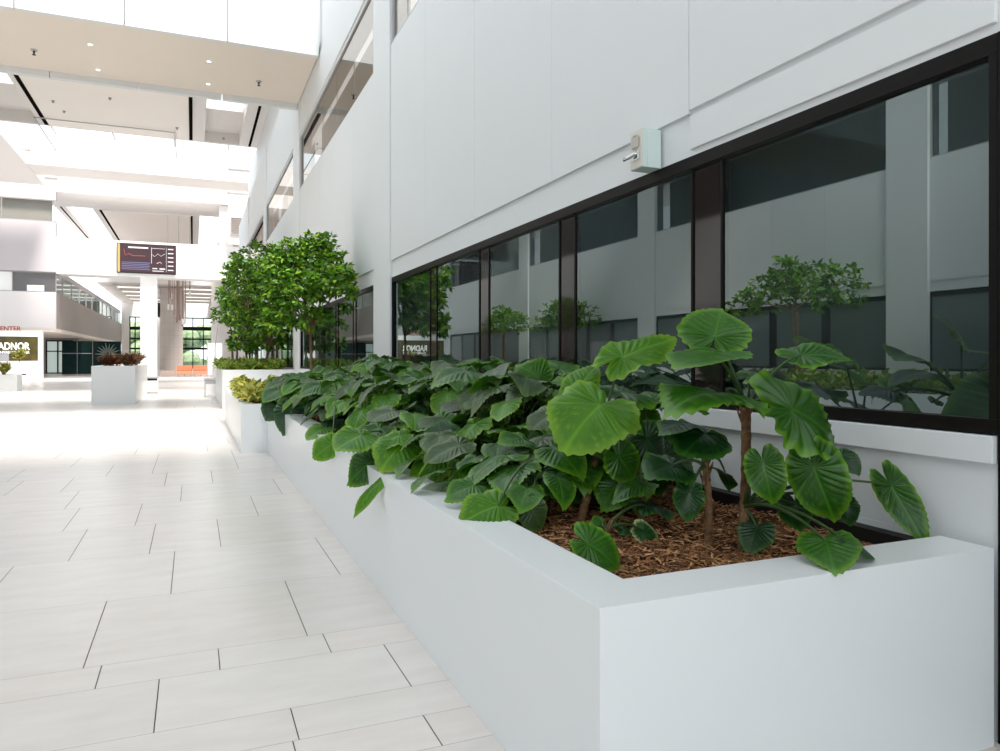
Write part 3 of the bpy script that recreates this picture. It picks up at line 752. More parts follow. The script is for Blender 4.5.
# ------------------------------------------------------------ elephant ear plants
def leaf_mesh(seed, m, broad=1.0, ruffle=1.0, curl=1.0):
    r = random.Random(seed)
    NR, NA = 15, 108
    ph = r.uniform(0, 6.28); asym = r.uniform(-.07, .07); nv = r.uniform(6.5, 8.0)
    V = [(0, 0, 0)]; D = [(0, 1, 0)]
    def R(a):   # a: angle from the tip direction, -pi..pi
        b = abs(a)
        pts = [(0, 1.0), (.10, .955), (.25, .87), (.5, .755), (.8, .645), (1.15, .56), (1.55, .50), (1.95, .485), (2.3, .49), (2.6, .485), (2.84, .41), (3.0, .25), (3.1416, .07)]
        for (a0, r0), (a1, r1) in zip(pts[:-1], pts[1:]):
            if b <= a1:
                t = (b-a0)/(a1-a0); return r0+(r1-r0)*t
        return .06
    A0 = math.atan(1/.75)
    def q_(x, y):   # vein number: pinnate ahead of the stalk, radiating behind it
        a = abs(math.atan2(abs(x), y))
        return (y-.75*abs(x))*nv if a < A0 else -(a-A0)*2.5
    for i in range(1, NR+1):
        f = (i/NR)**.95
        for k in range(NA):
            a = -math.pi+2*math.pi*k/NA
            rr_ = R(a)*(1+asym*(1 if a > 0 else -1))
            x0, y0 = math.sin(a)*rr_*broad, math.cos(a)*rr_
            qe = q_(x0, y0)
            rad = rr_*f*(1+ruffle*(.020*math.cos(2*math.pi*qe)+.018*math.sin(a*5.3+ph*2))*f**3)
            x = math.sin(a)*rad*broad; y = math.cos(a)*rad
            q = q_(x, y); cr = math.cos(2*math.pi*q)
            edge = min(1, abs(x)*7)
            z = -.020*ruffle*cr*edge*math.sin(math.pi*min(1, f*.9))
            z += .055*ruffle*math.sin(a*4+ph)*f**4 + .016*ruffle*math.cos(2*math.pi*qe+ph)*f**5
            z += .15*abs(x)*(1-.8*abs(x))
            z -= curl*(.26*max(0, y)**2 + .30*x*x + .40*max(0, -y)**2)
            V.append((x, y, z))
            vein = max(0, (cr-.86)/.14)*min(1, abs(x)*9)
            mid = max(0, 1-abs(x)*38) if y > 0 else 0
            D.append((f, min(1, max(vein, mid*1.2)), 0))
    Fc = []
    for k in range(NA):
        Fc.append((0, 1+k, 1+(k+1) % NA))
    for i in range(NR-1):
        for k in range(NA):
            k2 = (k+1) % NA
            Fc.append((1+i*NA+k, 1+(i+1)*NA+k, 1+(i+1)*NA+k2, 1+i*NA+k2))
    me = bpy.data.meshes.new('leaf'); me.from_pydata(V, [], [f[::-1] for f in Fc]); me.update()
    ca = me.color_attributes.new('leafdata', 'FLOAT_COLOR', 'POINT')
    arr = np.ones((len(V), 4), dtype=np.float32); arr[:, :3] = np.array(D); ca.data.foreach_set('color', arr.ravel())
    me.polygons.foreach_set('use_smooth', [True]*len(me.polygons)); me.materials.append(M[m])
    return me
LM = {}
for key, m in (('n', 'leaf'), ('d', 'leaf_dark'), ('l', 'leaf_light'), ('g', 'leaf_dull'), ('v', 'leaf_var')):
    LM[key] = [leaf_mesh(s*7+len(key)+ord(key), m, broad=(1.0, 1.15, .88)[s], ruffle=(1.0, 1.35, .9)[s], curl=(.8, 1.1, 1.5)[s]) for s in range(3)]

def place_leaf(parent, hub, tip, normal, key, var, widthf=1.0, curlz=1.0):
    hub, tip = Vector(hub), Vector(tip)
    y = tip-hub; L = y.length; y.normalize()
    n = Vector(normal); n = (n-y*n.dot(y)).normalized()
    x = y.cross(n).normalized()
    me = LM[key][var % 3]
    o = bpy.data.objects.new('leaf', me); COL.objects.link(o); o.parent = parent
    loc = hub-parent.location
    s = L
    mw = Matrix(((x.x*s*widthf, y.x*s, n.x*s*curlz, loc.x), (x.y*s*widthf, y.y*s, n.y*s*curlz, loc.y), (x.z*s*widthf, y.z*s, n.z*s*curlz, loc.z), (0, 0, 0, 1)))
    o.matrix_local = mw
    return o
def petiole(parent, p0, p1, up=.5, r0=.010, r1=.0045):
    p0, p1 = Vector(p0), Vector(p1)
    d = p1-p0; L = d.length
    c = p0+d*.45+Vector((0, 0, up*L*.45))
    pts = []
    for i in range(9):
        t = i/8; pts.append((p0*(1-t)**2+c*2*t*(1-t)+p1*t*t)-parent.location)
    MB().tube(pts, [r0+(r1-r0)*i/8 for i in range(9)], 6).build('petiole', 'petiole', parent, smooth=True)
def trunk(parent, pts, r0, r1):
    m = MB(); P = []; Rr = []
    pts = [Vector(p) for p in pts]
    N = 36
    for i in range(N+1):
        t = i/N*(len(pts)-1); k = min(int(t), len(pts)-2); f = t-k
        P.append(pts[k].lerp(pts[k+1], f)-parent.location)
        r = r0+(r1-r0)*i/N
        Rr.append(r*(1.0+.10*((i % 4) == 0)+.03*math.sin(i*2.3)))
    m.tube(P, Rr, 12); m.build('stem', 'trunk', parent, smooth=True)
    # ragged brown leaf sheath remains near the crown
    q = MB(); rr2 = random.Random(int(parent.location.y*1000))
    top = pts[-1]
    for k in range(5):
        a = rr2.uniform(0, 6.28); h = rr2.uniform(.02, .10)
        p = top-parent.location-Vector((0, 0, h)); d = Vector((math.cos(a), math.sin(a), 0))
        q.tube([p+d*r1*.8, p+d*(r1+.012)+Vector((0, 0, .035)), p+d*(r1+.022)+Vector((0, 0, .06))], [.008, .006, .002], 5)
    q.build('leaf_sheath', 'trunk', parent)

SOIL = .665
CAM = Vector((0, 0, H))
def inroom(p, xm=2.76):
    """pull a leaf that would pass through the wall back along its line of sight"""
    if p.x > xm: p = CAM+(p-CAM)*(xm/p.x)
    return p
def hero(label, base_uv, Yb, top_uv, dYt, r0, r1, leaves, group=None, crown=None):
    base = at(*base_uv, Yb); 
    base.z = SOIL
    t = thing('elephant_ear_plant', base, label, 'plant', group)
    top = at(*top_uv, Yb+dYt)
    mid = base.lerp(top, .5)+Vector((.012, .0, 0))
    b0 = base-Vector((0, 0, .03))
    trunk(t, [b0, mid, top], r0, r1)
    for i, (hu, hv, tu, tv, dY, dT, a, key, var, wf) in enumerate(leaves):
        k_ = .24
        hub = inroom(at(hu+(tu-hu)*k_, hv+(tv-hv)*k_, Yb+dY)); tip = inroom(at(tu, tv, Yb+dY+dT*.5))
        wf *= 1.12
        toC = (CAM-hub).normalized()
        n = toC*a+Vector((0, 0, 1))*(1-a)
        place_leaf(t, hub, tip, n, key, var, wf, .4 if a < .2 or var > 9 else 1)
        low = hub.z < top.z-.22
        petiole(t, base.lerp(top, .30) if low else top-Vector((0, 0, .02)), hub, up=.45 if hub.z > top.z or low else .8)
    return t
# hub u,v, tip u,v, hub depth offset, tip depth offset, facing (0 up .. 1 camera), kind, mesh, width
hero('tallest elephant ear plant, nearest the camera end, broad leaves on a brown stem', (742, 548), 2.50, (746, 404), .02, .024, .020, [
    (712, 347, 722, 304, .10, .06, .70, 'n', 1, 1.45),
    (727, 350, 672, 361, -.02, -.16, .16, 'n', 0, 1.0),
    (784, 357, 853, 350, .05, .05, .32, 'n', 0, .95),
    (742, 376, 785, 371, .12, .05, .25, 'n', 2, .9),
    (733, 396, 672, 386, -.06, -.22, .22, 'n', 1, 1.0),
    (770, 400, 860, 438, -.22, -.04, .56, 'n', 1, .78),
    (760, 450, 773, 506, -.18, -.06, .80, 'n', 0, .82),
    (806, 448, 838, 528, -.28, -.05, .85, 'n', 0, .74),
    (880, 468, 926, 542, -.20, -.05, .72, 'n', 0, .50),
    (792, 494, 806, 531, -.08, -.06, .65, 'd', 1, .95),
    (760, 520, 748, 551, -.06, -.08, .70, 'd', 0, 1.05),
    (823, 532, 834, 566, -.50, -.30, .55, 'n', 10, .85),
    (846, 545, 877, 553, -.57, .0, .45, 'd', 11, .9),
    (762, 396, 786, 390, .20, .10, .3, 'd', 1, 1.2),
    (836, 452, 858, 470, .05, .05, .6, 'd', 2, 1.1),
    (846, 498, 853, 526, .05, .03, .65, 'd', 1, .8),
    (708, 411, 690, 404, .22, .05, .35, 'n', 0, 1.1),
])
hero('slim elephant ear plant standing just left of the tallest one', (708, 544), 2.62, (706, 462), .0, .018, .013, [
    (712, 430, 684, 448, -.03, -.14, .55, 'd', 1, 1.15),
    (690, 424, 662, 420, .05, -.10, .2, 'd', 2, 1.2),
    (680, 464, 648, 470, .05, -.10, .45, 'd', 0, 1.3),
    (690, 484, 689, 521, -.05, -.05, .65, 'd', 1, .85),
    (722, 470, 735, 482, .2, .1, .4, 'd', 2, 1.0),
])
hero('elephant ear plant with the biggest pale ribbed leaf, mid bed', (578, 530), 3.25, (598, 446), .10, .022, .018, [
    (612, 394, 562, 440, -.10, -.16, .50, 'l', 1, 1.15),
    (606, 366, 678, 330, .10, .0, .45, 'l', 0, .62),
    (570, 404, 597, 356, .15, .10, .55, 'l', 2, .75),
    (606, 392, 664, 392, .25, .06, .2, 'n', 1, 1.2),
    (622, 478, 602, 503, -.05, -.1, .5, 'n', 1, 1.25),
    (612, 436, 650, 446, .35, .1, .45, 'd', 0, 1.2),
    (640, 420, 660, 450, .4, .1, .6, 'd', 1, 1.1),
    (590, 470, 575, 500, .15, -.05, .6, 'd', 0, 1.1),
    (560, 410, 530, 425, .3, -.1, .3, 'g', 0, 1.0),
])
hero('small low elephant ear plant with a cream-edged leaf over bare mulch', (602, 548), 2.75, (604, 528), .02, .020, .016, [
    (576, 536, 626, 568, -.30, -.08, .60, 'n', 0, .85),
    (636, 526, 664, 547, .02, -.06, .62, 'v', 2, .85),
    (638, 506, 673, 505, .22, .02, .2, 'd', 1, 1.0),
    (606, 524, 592, 520, .05, -.02, .5, 'n', 0, 1.2),
    (618, 530, 632, 528, .05, .0, .4, 'd', 1, 1.0),
])
hero('low spreading elephant ear plant whose round leaf overhangs the planter rim', (540, 502), 3.50, (545, 470), .05, .028, .020, [
    (510, 503, 460, 516, -.40, -.04, .48, 'l', 1, 1.0),
    (526, 499, 545, 531, -.42, -.04, .62, 'g', 0, 1.0),
    (552, 478, 513, 480, -.10, -.16, .40, 'n', 1, 1.15),
    (512, 505, 506, 488, -.05, .0, .6, 'n', 2, 1.1),
    (530, 440, 500, 436, .2, -.1, .35, 'n', 0, 1.1),
    (575, 462, 590, 480, .1, -.05, .55, 'n', 1, 1.2),
    (520, 463, 524, 452, .2, .1, .6, 'l', 2, .9),
    (500, 470, 482, 490, .1, -.1, .6, 'd', 0, 1.2),
    (560, 452, 545, 440, .4, .2, .3, 'l', 1, 1.0),
])
hero('elephant ear plant with an upright fan of leaves beside the second window post', (515, 450), 4.40, (520, 420), .1, .032, .022, [
    (545, 384, 520, 362, .10, .10, .55, 'n', 1, 1.45),
    (556, 372, 570, 358, .45, .2, .35, 'n', 0, 1.3),
    (560, 388, 600, 372, .2, .15, .30, 'l', 2, 1.0),
    (500, 392, 466, 404, .2, -.12, .25, 'g', 0, 1.05),
    (505, 420, 480, 414, .0, -.15, .3, 'g', 1, 1.1),
    (530, 400, 548, 412, .1, -.12, .4, 'n', 2, 1.1),
    (490, 398, 470, 384, .5, .2, .2, 'g', 2, 1.0),
])
hero('elephant ear plant with the round deep green leaf facing the aisle', (452, 474), 4.75, (458, 446), .05, .030, .022, [
    (444, 446, 438, 421, -.22, .02, .85, 'd', 1, 1.55),
    (454, 452, 409, 476, -.38, -.05, .5, 'l', 0, .95),
    (412, 437, 380, 462, -.10, -.30, .45, 'l', 1, .95),
    (462, 482, 415, 491, -.86, -.02, .15, 'n', 2, .9),
    (468, 450, 452, 440, .0, -.15, .3, 'n', 0, 1.2),
    (455, 418, 420, 425, .0, -.20, .22, 'g', 1, 1.1),
    (480, 478, 476, 501, -.20, -.10, .65, 'n', 0, 1.15),
    (495, 480, 512, 470, .0, .1, .45, 'n', 1, 1.0),
    (470, 402, 440, 408, .2, -.2, .18, 'g', 2, 1.0),
])
hero('elephant ear plant whose narrow leaf points down over the aisle side', (400, 448), 5.25, (402, 442), .1, .028, .020, [
    (394, 473, 347, 505, -.72, .0, .25, 'l', 2, .50),
    (380, 456, 346, 480, -.28, .0, .62, 'n', 1, .95),
    (370, 432, 334, 446, -.35, -.25, .35, 'l', 0, 1.1),
    (385, 425, 360, 438, -.1, -.2, .3, 'n', 1, 1.1),
    (400, 410, 370, 416, .1, -.2, .22, 'g', 0, 1.1),
    (420, 424, 412, 440, .0, -.15, .5, 'n', 1, 1.2),
    (398, 478, 386, 470, -.3, -.1, .3, 'n', 1, 1.0),
])
hero('elephant ear plant with a bright drooping leaf over the aisle, toward the trees', (330, 425), 7.6, (338, 420), .1, .028, .020, [
    (339, 440, 312, 456, -1.35, -.05, .62, 'l', 1, .95),
    (330, 425, 306, 437, -.35, -.3, .25, 'l', 0, .9),
    (345, 405, 320, 412, -.2, -.25, .25, 'g', 1, 1.1),
    (335, 415, 326, 432, -.3, -.2, .6, 'd', 0, 1.1),
    (350, 392, 330, 398, .1, -.25, .2, 'g', 2, 1.1),
])
hero('elephant ear plant at the far corner with big dark drooping leaves', (288, 412), 10.4, (290, 404), .1, .03, .022, [
    (292, 402, 283, 433, -.55, -.25, .75, 'd', 0, 1.05),
    (278, 402, 268, 420, -.35, -.2, .75, 'd', 1, 1.1),
    (300, 400, 302, 426, -.5, -.1, .7, 'n', 1, 1.0),
    (285, 388, 262, 397, -.2, -.35, .3, 'n', 0, 1.0),
    (290, 382, 266, 385, .1, -.3, .2, 'g', 1, 1.0),
])

hero('elephant ear plant between the slim plant and the biggest pale leaf', (640, 505), 3.15, (640, 452), .05, .020, .015, [
    (618, 436, 652, 424, .05, .05, .35, 'n', 0, 1.1),
    (640, 432, 668, 462, -.05, .0, .65, 'd', 1, 1.05),
    (646, 405, 672, 386, .30, .1, .35, 'n', 2, 1.0),
    (612, 448, 638, 482, -.10, .0, .65, 'n', 0, 1.0),
    (658, 448, 690, 474, .05, .0, .55, 'd', 0, .95),
    (650, 480, 612, 492, -.10, .0, .30, 'n', 1, .8),
    (632, 462, 600, 452, .10, .1, .5, 'd', 2, 1.0),
    (655, 470, 662, 496, .15, .0, .7, 'd', 1, 1.0),
])
# procedural neighbours filling the bed
def bed_plant(x, y, label, seed, hcan=.95):
    r = random.Random(seed)
    t = thing('elephant_ear_plant', (x, y, SOIL), label, 'plant', 'elephant ear plants massed in the long planter')
    h = r.uniform(.24, .44)*hcan
    top = Vector((x+r.uniform(-.06, .06), y+r.uniform(-.06, .06), SOIL+h))
    trunk(t, [Vector((x, y, SOIL-.03)), Vector((x, y, SOIL)).lerp(top, .5)+Vector((r.uniform(-.02, .02), 0, 0)), top], .032, .022)
    n = r.randint(10, 13); a0 = r.uniform(0, 6.28)
    for k in range(n):
        a = a0+k*2.4; f = (k+.5)/n                 # f small: inner high leaves, large: outer low leaves
        rad = .10+.30*f+r.uniform(-.03, .05)
        hz = (.48-.44*f**1.5)*hcan+r.uniform(-.05, .05)
        d = Vector((math.cos(a), math.sin(a), 0))
        hub = top+d*rad+Vector((0, 0, hz))
        if hub.x > RX-.20: hub.x = RX-.20-r.uniform(0, .08)
        L = r.uniform(.17, .28)*(1-.1*(f > .8))
        droop = r.uniform(.0, .35)+.75*f*f
        dd = (d+Vector((-.45, -.35, 0))).normalized() if r.random() < .7 else d
        tipv = (dd-Vector((0, 0, droop))).normalized()*L
        if hub.x+tipv.x > RX-.1: tipv.x = RX-.12-hub.x
        tip = hub+tipv
        for p_ in (tip, hub):
            if p_.x < 1.42 and p_.z < .84: p_.z = .84+(.02 if p_ is hub else 0)
        if hub.x < 1.2: hub.x = 1.2
        nrm = Vector((dd.x*.5, dd.y*.5, 1))+Vector((r.uniform(-.4, .4), r.uniform(-.4, .4), 0))
        if f < .45: key = r.choice('ggnnl')
        elif f < .75: key = r.choice('gnnll')
        else: key = r.choice('nndl')
        place_leaf(t, hub, tip, nrm, key, r.randint(0, 2), r.uniform(.9, 1.15))
        petiole(t, top-Vector((0, 0, .02)), hub, up=.5)
spots = []
yy = 4.35; i = 0
rowy = []
while yy < 11.9:
    rowy.append(yy); yy += .62
names = ['first', 'second', 'third', 'fourth', 'fifth', 'sixth', 'seventh', 'eighth', 'ninth', 'tenth', 'eleventh', 'twelfth', 'thirteenth', 'fourteenth']
N = len(rowy)
for j, y in enumerate(rowy):
    for lane, x in (('against the windows', 2.42), ('in the middle lane', 1.93), ('along the aisle rim', 1.50)):
        if lane == 'along the aisle rim' and y < 6.0: continue
        if lane == 'in the middle lane' and j % 2 and y > 7: continue
        if lane == 'against the windows' and y < 4.6: continue
        s_ = j*3+int(x*10)
        r_ = random.Random(s_)
        hc = .95 if y > 5 else .8
        if x < 1.6: hc = .72
        bed_plant(x+r_.uniform(-.1, .1), y+r_.uniform(-.12, .12), 'elephant ear plant %s, %s row from the tree end' % (lane, names[N-1-j]), s_, hc)
bed_plant(2.35, 3.72, 'elephant ear plant behind the biggest pale leaf, close to the window ledge', 301, .62)
bed_plant(1.62, 3.95, 'low elephant ear plant between the overhanging leaf and the dense bed', 305, .5)

for k_, (x, y, hc, lb_) in enumerate([(1.98, 3.62, .50, 'low bushy elephant ear plant right behind the cream-edged leaf'), (1.62, 3.45, .42, 'low elephant ear plant by the rim, beside the overhanging round leaf'), (2.25, 4.30, .75, 'elephant ear plant by the wall, left of the biggest pale leaf'), (1.55, 4.55, .5, 'low elephant ear plant by the rim under the round deep green leaf'), (1.5, 5.25, .55, 'low elephant ear plant by the rim beneath the narrow drooping leaf')]):
    bed_plant(x, y, lb_, 400+k_, hc)
# ------------------------------------------------------------ trees and other foliage
def leaf_cloud(name, m, parent, pts, size, seed, kind='oval', up=.5, cluster=None):
    """many small folded leaves as one mesh; pts: (x,y,z, outward normal)"""
    r = np.random.RandomState(seed)
    n = len(pts); P = np.array([p[:3] for p in pts]); O = np.array([p[3:6] for p in pts])
    # base leaf: y forward, 8 verts
    B = np.array([(0, 0, 0), (-.20, .28, .05), (.20, .28, .05), (0, .30, 0), (-.23, .58, .03), (.23, .58, .03), (0, .62, -.03), (0, 1, -.14)], dtype=float)
    if kind == 'lance': B[:, 0] *= .55
    if kind == 'round': B[:, 0] *= 1.25
    Q = [(0, 3, 1), (0, 2, 3), (1, 3, 6, 4), (3, 2, 5, 6), (4, 6, 7), (6, 5, 7)]
    d = O+r.normal(0, .55, (n, 3)); d[:, 2] -= (.25 if kind != 'lance' else -.6); d /= np.linalg.norm(d, axis=1)[:, None]
    nn = np.array([0, 0, up])+O*.4+r.normal(0, .35, (n, 3)); nn -= d*(nn*d).sum(1)[:, None]; nn /= np.linalg.norm(nn, axis=1)[:, None]
    x = np.cross(d, nn); s = size*r.uniform(.7, 1.25, n)
    V = P[:, None, :]+s[:, None, None]*(B[None, :, 0:1]*x[:, None, :]+B[None, :, 1:2]*d[:, None, :]+B[None, :, 2:3]*nn[:, None, :])
    V = V.reshape(-1, 3)
    Fc = []; 
    for i in range(n):
        o = i*8; Fc += [tuple(o+k for k in q) for q in Q]
    me = bpy.data.meshes.new(name); me.from_pydata(V.tolist(), [], Fc); me.update()
    tone = np.clip(r.beta(1.6, 2.2, n), 0, 1)
    ca = me.color_attributes.new('tone', 'FLOAT_COLOR', 'POINT'); arr = np.ones((n*8, 4), dtype=np.float32)
    arr[:, 0] = np.repeat(tone, 8); ca.data.foreach_set('color', arr.ravel())
    me.materials.append(M[m]); o = bpy.data.objects.new(name, me); COL.objects.link(o)
    if parent is not None: o.parent = parent
    return o
def tree(x, y, z0, blobs, label, seed, lean=(0, 0), n_per=420, leaf=.13, group=None, tr=.055, multi=1, xmax=2.8):
    """blobs: (dx, dy, z centre, radius) of the crown masses"""
    r = np.random.RandomState(seed)
    t = thing('leafy_tree', (x, y, z0), label, 'tree', group)
    q = MB(); starts = []
    zlow = min(b[2]-b[3]*.6 for b in blobs)-z0
    for k in range(multi):
        a = k*2.1; bx, by = .12*math.cos(a)*(multi > 1), .12*math.sin(a)*(multi > 1)
        fork = Vector((bx*2.2+lean[0], by*2.2+lean[1], max(.5, zlow)))
        q.tube([(bx, by, -.04), (bx*1.3+lean[0]*.3, by*1.3, fork.z*.5), tuple(fork)], [tr, tr*.8, tr*.65], 8)
        starts.append(fork)
    pts = []
    for i, (dx, dy, zc, R) in enumerate(blobs):
        c = Vector((dx, dy, zc-z0)); st = starts[i % len(starts)]
        q.tube([tuple(st), tuple(st.lerp(c, .5)+Vector((0, 0, .1))), tuple(c)], [tr*.55, tr*.4, tr*.2], 6)
        for k in range(7):
            a = r.uniform(0, 6.28); e = r.uniform(-.4, 1.2); d = Vector((math.cos(a)*math.cos(e), math.sin(a)*math.cos(e), math.sin(e)))*R*.85; d.x = min(d.x, xmax-x-.12-c.x)
            q.tube([tuple(c*.8+st*.2), tuple(c+d*.5), tuple(c+d)], [tr*.22, tr*.15, tr*.06], 5)
        nc = int(n_per*R*R)
        for k in range(nc):
            a = r.uniform(0, 6.28); u_ = r.uniform(-.75, 1); s_ = math.sqrt(1-u_*u_)
            o = np.array([math.cos(a)*s_, math.sin(a)*s_, u_]); rr_ = R*(r.uniform(.35, 1.0)**.5)*(1+.12*math.sin(a*3+i)+.1*math.sin(u_*7+i))
            cc = np.array(c)+o*rr_*np.array([1, 1, .82]); cc[0] = min(cc[0], xmax-x-.17)
            for m_ in range(7):       # whorl of leaves at each twig tip
                b = m_*.9+r.uniform(-.2, .2); w = np.array([math.cos(b), math.sin(b), .1])
                pts.append((*(cc+w*.03), *(w*.9+o*.5)))
    q.build('trunk', 'bark', t, smooth=True)
    leaf_cloud('foliage', 'tree_leaf', t, pts, leaf, seed)
    return t
T1 = [(.10, .3, 3.55, .52), (-.25, .2, 3.35, .48), (-.50, .1, 3.05, .45), (.42, -.1, 3.35, .42), (.25, -.6, 3.05, .44), (-.15, -.3, 2.75, .42), (.45, -.7, 2.95, .40), (-.55, .5, 2.75, .42), (-.5, .1, 2.35, .38), (.02, -.4, 2.25, .30), (.15, .1, 3.85, .36), (-.35, .3, 3.75, .32), (-.75, .3, 3.35, .35), (-.7, .4, 2.2, .35)]
tree(2.02, 13.8, .68, [(a*.95, b*.9, 1.5+(c-1.5)*.89, r*.92) for a, b, c, r in T1],
     'leafy tree nearest the long planter, bright crown spreading over the dark windows', 21, leaf=.118, n_per=430, lean=(0, .1), tr=.036)
tree(2.02, 24.8, 1.08, [(-.1, 0, 4.7, .75), (-.5, .2, 4.1, .6), (.5, .2, 4.5, .65), (.1, -.5, 3.9, .7), (-.5, -.2, 3.3, .6), (.55, -.3, 3.4, .6), (-.1, .2, 2.8, .6), (-.5, -.3, 2.5, .45), (.5, -.2, 2.5, .5), (0, 0, 2.05, .5), (.6, .1, 2.0, .4), (-.55, .1, 2.0, .4)],
     'leafy tree in the front half of the taller planter, dense dark crown', 22, multi=2, leaf=.16, n_per=170, tr=.05)
tree(1.95, 28.6, 1.08, [(-.2, 0, 4.7, .8), (-.4, .1, 3.9, .75), (.5, 0, 4.4, .7), (-.4, 0, 3.1, .65), (.3, 0, 3.2, .65), (-.3, -.2, 2.5, .5), (-.2, 0, 2.0, .5), (.5, 0, 2.2, .5)],
     'leafy tree at the back of the taller planter, crown reaching out over the aisle', 23, multi=2, leaf=.17, n_per=150, tr=.05)
tree(1.9, 39.0, 1.08, [(0, 0, 4.4, .8), (-.5, .1, 3.6, .7), (.4, 0, 3.4, .7)],
     'far leafy tree standing behind the taller tree planter', 24, multi=2, leaf=.17, n_per=130, tr=.06)
for i, (y, lb_) in enumerate([(14.6, 'bushy tree by the opposite wall, mirrored in the nearest windows'), (27.6, 'bushy tree by the opposite wall, mirrored beside the dark window post'), (34.3, 'bushy tree by the opposite wall, mirrored left of the dark window post')]):
    tree(-8.85, y, .68, [(0, 0, 3.4, .75), (.1, 1.0, 3.2, .7), (-.1, -1.0, 3.2, .75), (0, .4, 3.75, .55), (.3, 1.7, 3.0, .45)],
         lb_, 31+i, multi=2, leaf=.16, n_per=150, tr=.05)

def bush(name, m, x0, x1, y0, y1, z, h, n, size, label, cat, kind=None, seed=1, lk='oval', group=None, tufts=0):
    r = np.random.RandomState(seed)
    pts = []
    for k in range(n):
        x, y = r.uniform(x0, x1), r.uniform(y0, y1)
        hh = h*(.45+.55*abs(math.sin(x*4.1+1)*math.cos(y*2.3)))*r.uniform(.35, 1)
        a = r.uniform(0, 6.28)
        pts.append((x, y, z+hh, math.cos(a)*.8, math.sin(a)*.8, .7))
    o = leaf_cloud(name, m, None, pts, size, seed, lk)
    tag(o, label, cat, group, kind)
    return o
bush('groundcover', 'bright_leaf', .78, 1.75, 12.35, 16.8, .70, .36, 3600, .14, 'golden yellow groundcover spilling over the stepped-out planter rim', 'groundcover', 'stuff', 3)
bush('groundcover', 'ground_leaf', 1.75, 2.68, 12.45, 18.1, .68, .30, 2600, .14, 'green groundcover under the nearest tree beside the dark windows', 'groundcover', 'stuff', 4)
bush('groundcover', 'ground_leaf', .80, 2.6, 23.0, 30.3, 1.08, .34, 4200, .17, 'yellow-green groundcover mounding over the taller tree planter', 'groundcover', 'stuff', 5)
bush('groundcover', 'ground_leaf', 1.1, 2.6, 36.8, 41.8, 1.08, .30, 1800, .18, 'groundcover in the farthest right-hand planter', 'groundcover', 'stuff', 6)
for i, (_, b) in enumerate(PL):
    bush('groundcover', 'ground_leaf', *b, .68, .5, 3500, .2, 'low green planting mirrored in the windows under %s' % ('the nearest tree', 'two trees')[i], 'groundcover', 'stuff', 12+i)
# crotons: separate bushes with stems
def shrub(name, m, x, y, z, R, hgt, n, size, label, cat, group, seed, lk='lance'):
    r = np.random.RandomState(seed)
    t = thing(name, (x, y, z), label, cat, group)
    pts = []; q = MB()
    for k in range(9):
        a = r.uniform(0, 6.28); rr_ = R*r.uniform(.3, .85); p = Vector((math.cos(a)*rr_, math.sin(a)*rr_, hgt*r.uniform(.55, .9)))
        q.tube([(0, 0, -.03), tuple(p*.5+Vector((0, 0, .05))), tuple(p)], [.018, .013, .008], 5)
        for j in range(n//9):
            f = r.uniform(.35, 1.0); b = r.uniform(0, 6.28)
            c = p*f; pts.append((c.x+.02*math.cos(b), c.y+.02*math.sin(b), c.z, math.cos(b)+p.x, math.sin(b)+p.y, .9))
    q.build('stem', 'bark', t); leaf_cloud('foliage', m, t, pts, size, seed, lk)
    return t
cl_ = ['front left', 'front right', 'second row left', 'second row right', 'third row left', 'third row right', 'back left', 'back right']
for k in range(8):
    shrub('croton_shrub', 'croton', -2.66+.6*(k % 2), 27.15+(k//2)*1.6, 1.15, (.30, .46)[k > 1], .50-.05*((k+1) % 2), 230, .19, 'dark red and orange croton shrub, %s in the tall floor planter' % cl_[k], 'shrub', 'croton shrubs in the tall planter', 50+k)
for k in range(3):
    shrub('leafy_shrub', 'bright_leaf', -9.2+.6*k, 39.75, .66, .40, .62, 260, .22, 'yellow-green leafy shrub, %s from the right in the low left-edge planter' % ['third', 'second', 'first'][k], 'shrub', 'shrubs in the left-edge planter', 70+k)

# ------------------------------------------------------------ far furniture
def bin_(x, y, w, d, h, label, top='metal', legs=False):
    t = thing('waste_bin', (x, y, 0), label, 'bin')
    MB().box(-w/2, w/2, -d/2, d/2, .10, h*.74).build('body', 'white_paint', t, bevel=.01)
    MB().box(-w/2+.03, w/2-.03, -d/2+.03, d/2-.03, h*.74, h*.88).build('opening', 'black', t)
    MB().box(-w/2-.02, w/2+.02, -d/2-.02, d/2+.02, h*.88, h).build('lid', top, t, bevel=.008)
    MB().box(-w/2+.01, w/2-.01, -d/2+.01, d/2-.01, 0, .10).build('base', 'dark_clad', t)
    return t
bin_(-1.57, 33.9, .42, .42, .74, 'small white square bin with dark opening beside the croton planter')
gt = thing('glass_bin', (.68, 30.4, 0), 'low clear-sided recycling bin with grey top in front of the tree planter', 'bin')
MB().box(-.28, .28, -.28, .28, .66, .74).build('lid', 'metal', gt, bevel=.006)
MB().box(-.26, .26, -.26, .26, .50, .66).build('band', 'thin_grey', gt)
MB().box(-.26, .26, -.26, .26, .08, .50).build('body', 'white_paint', gt, bevel=.005)
for sx in (-.25, .25):
    for sy in (-.25, .25): MB().box(sx-.02, sx+.02, sy-.02, sy+.02, 0, .66).build('leg', 'metal', gt)
kd = thing('notice_board', (1.42, 55, 0), 'tall white freestanding notice board beyond the trees', 'notice board')
MB().box(-.46, .46, -.03, .03, .30, 2.55).build('board', 'white_paint', kd, bevel=.01)
MB().box(-.52, -.47, -.03, .03, 0, 2.75).box(.47, .52, -.03, .03, 0, 2.75).build('post', 'thin_grey', kd)
MB().box(-.55, .55, -.25, .25, 0, .04).build('base_plate', 'thin_grey', kd)
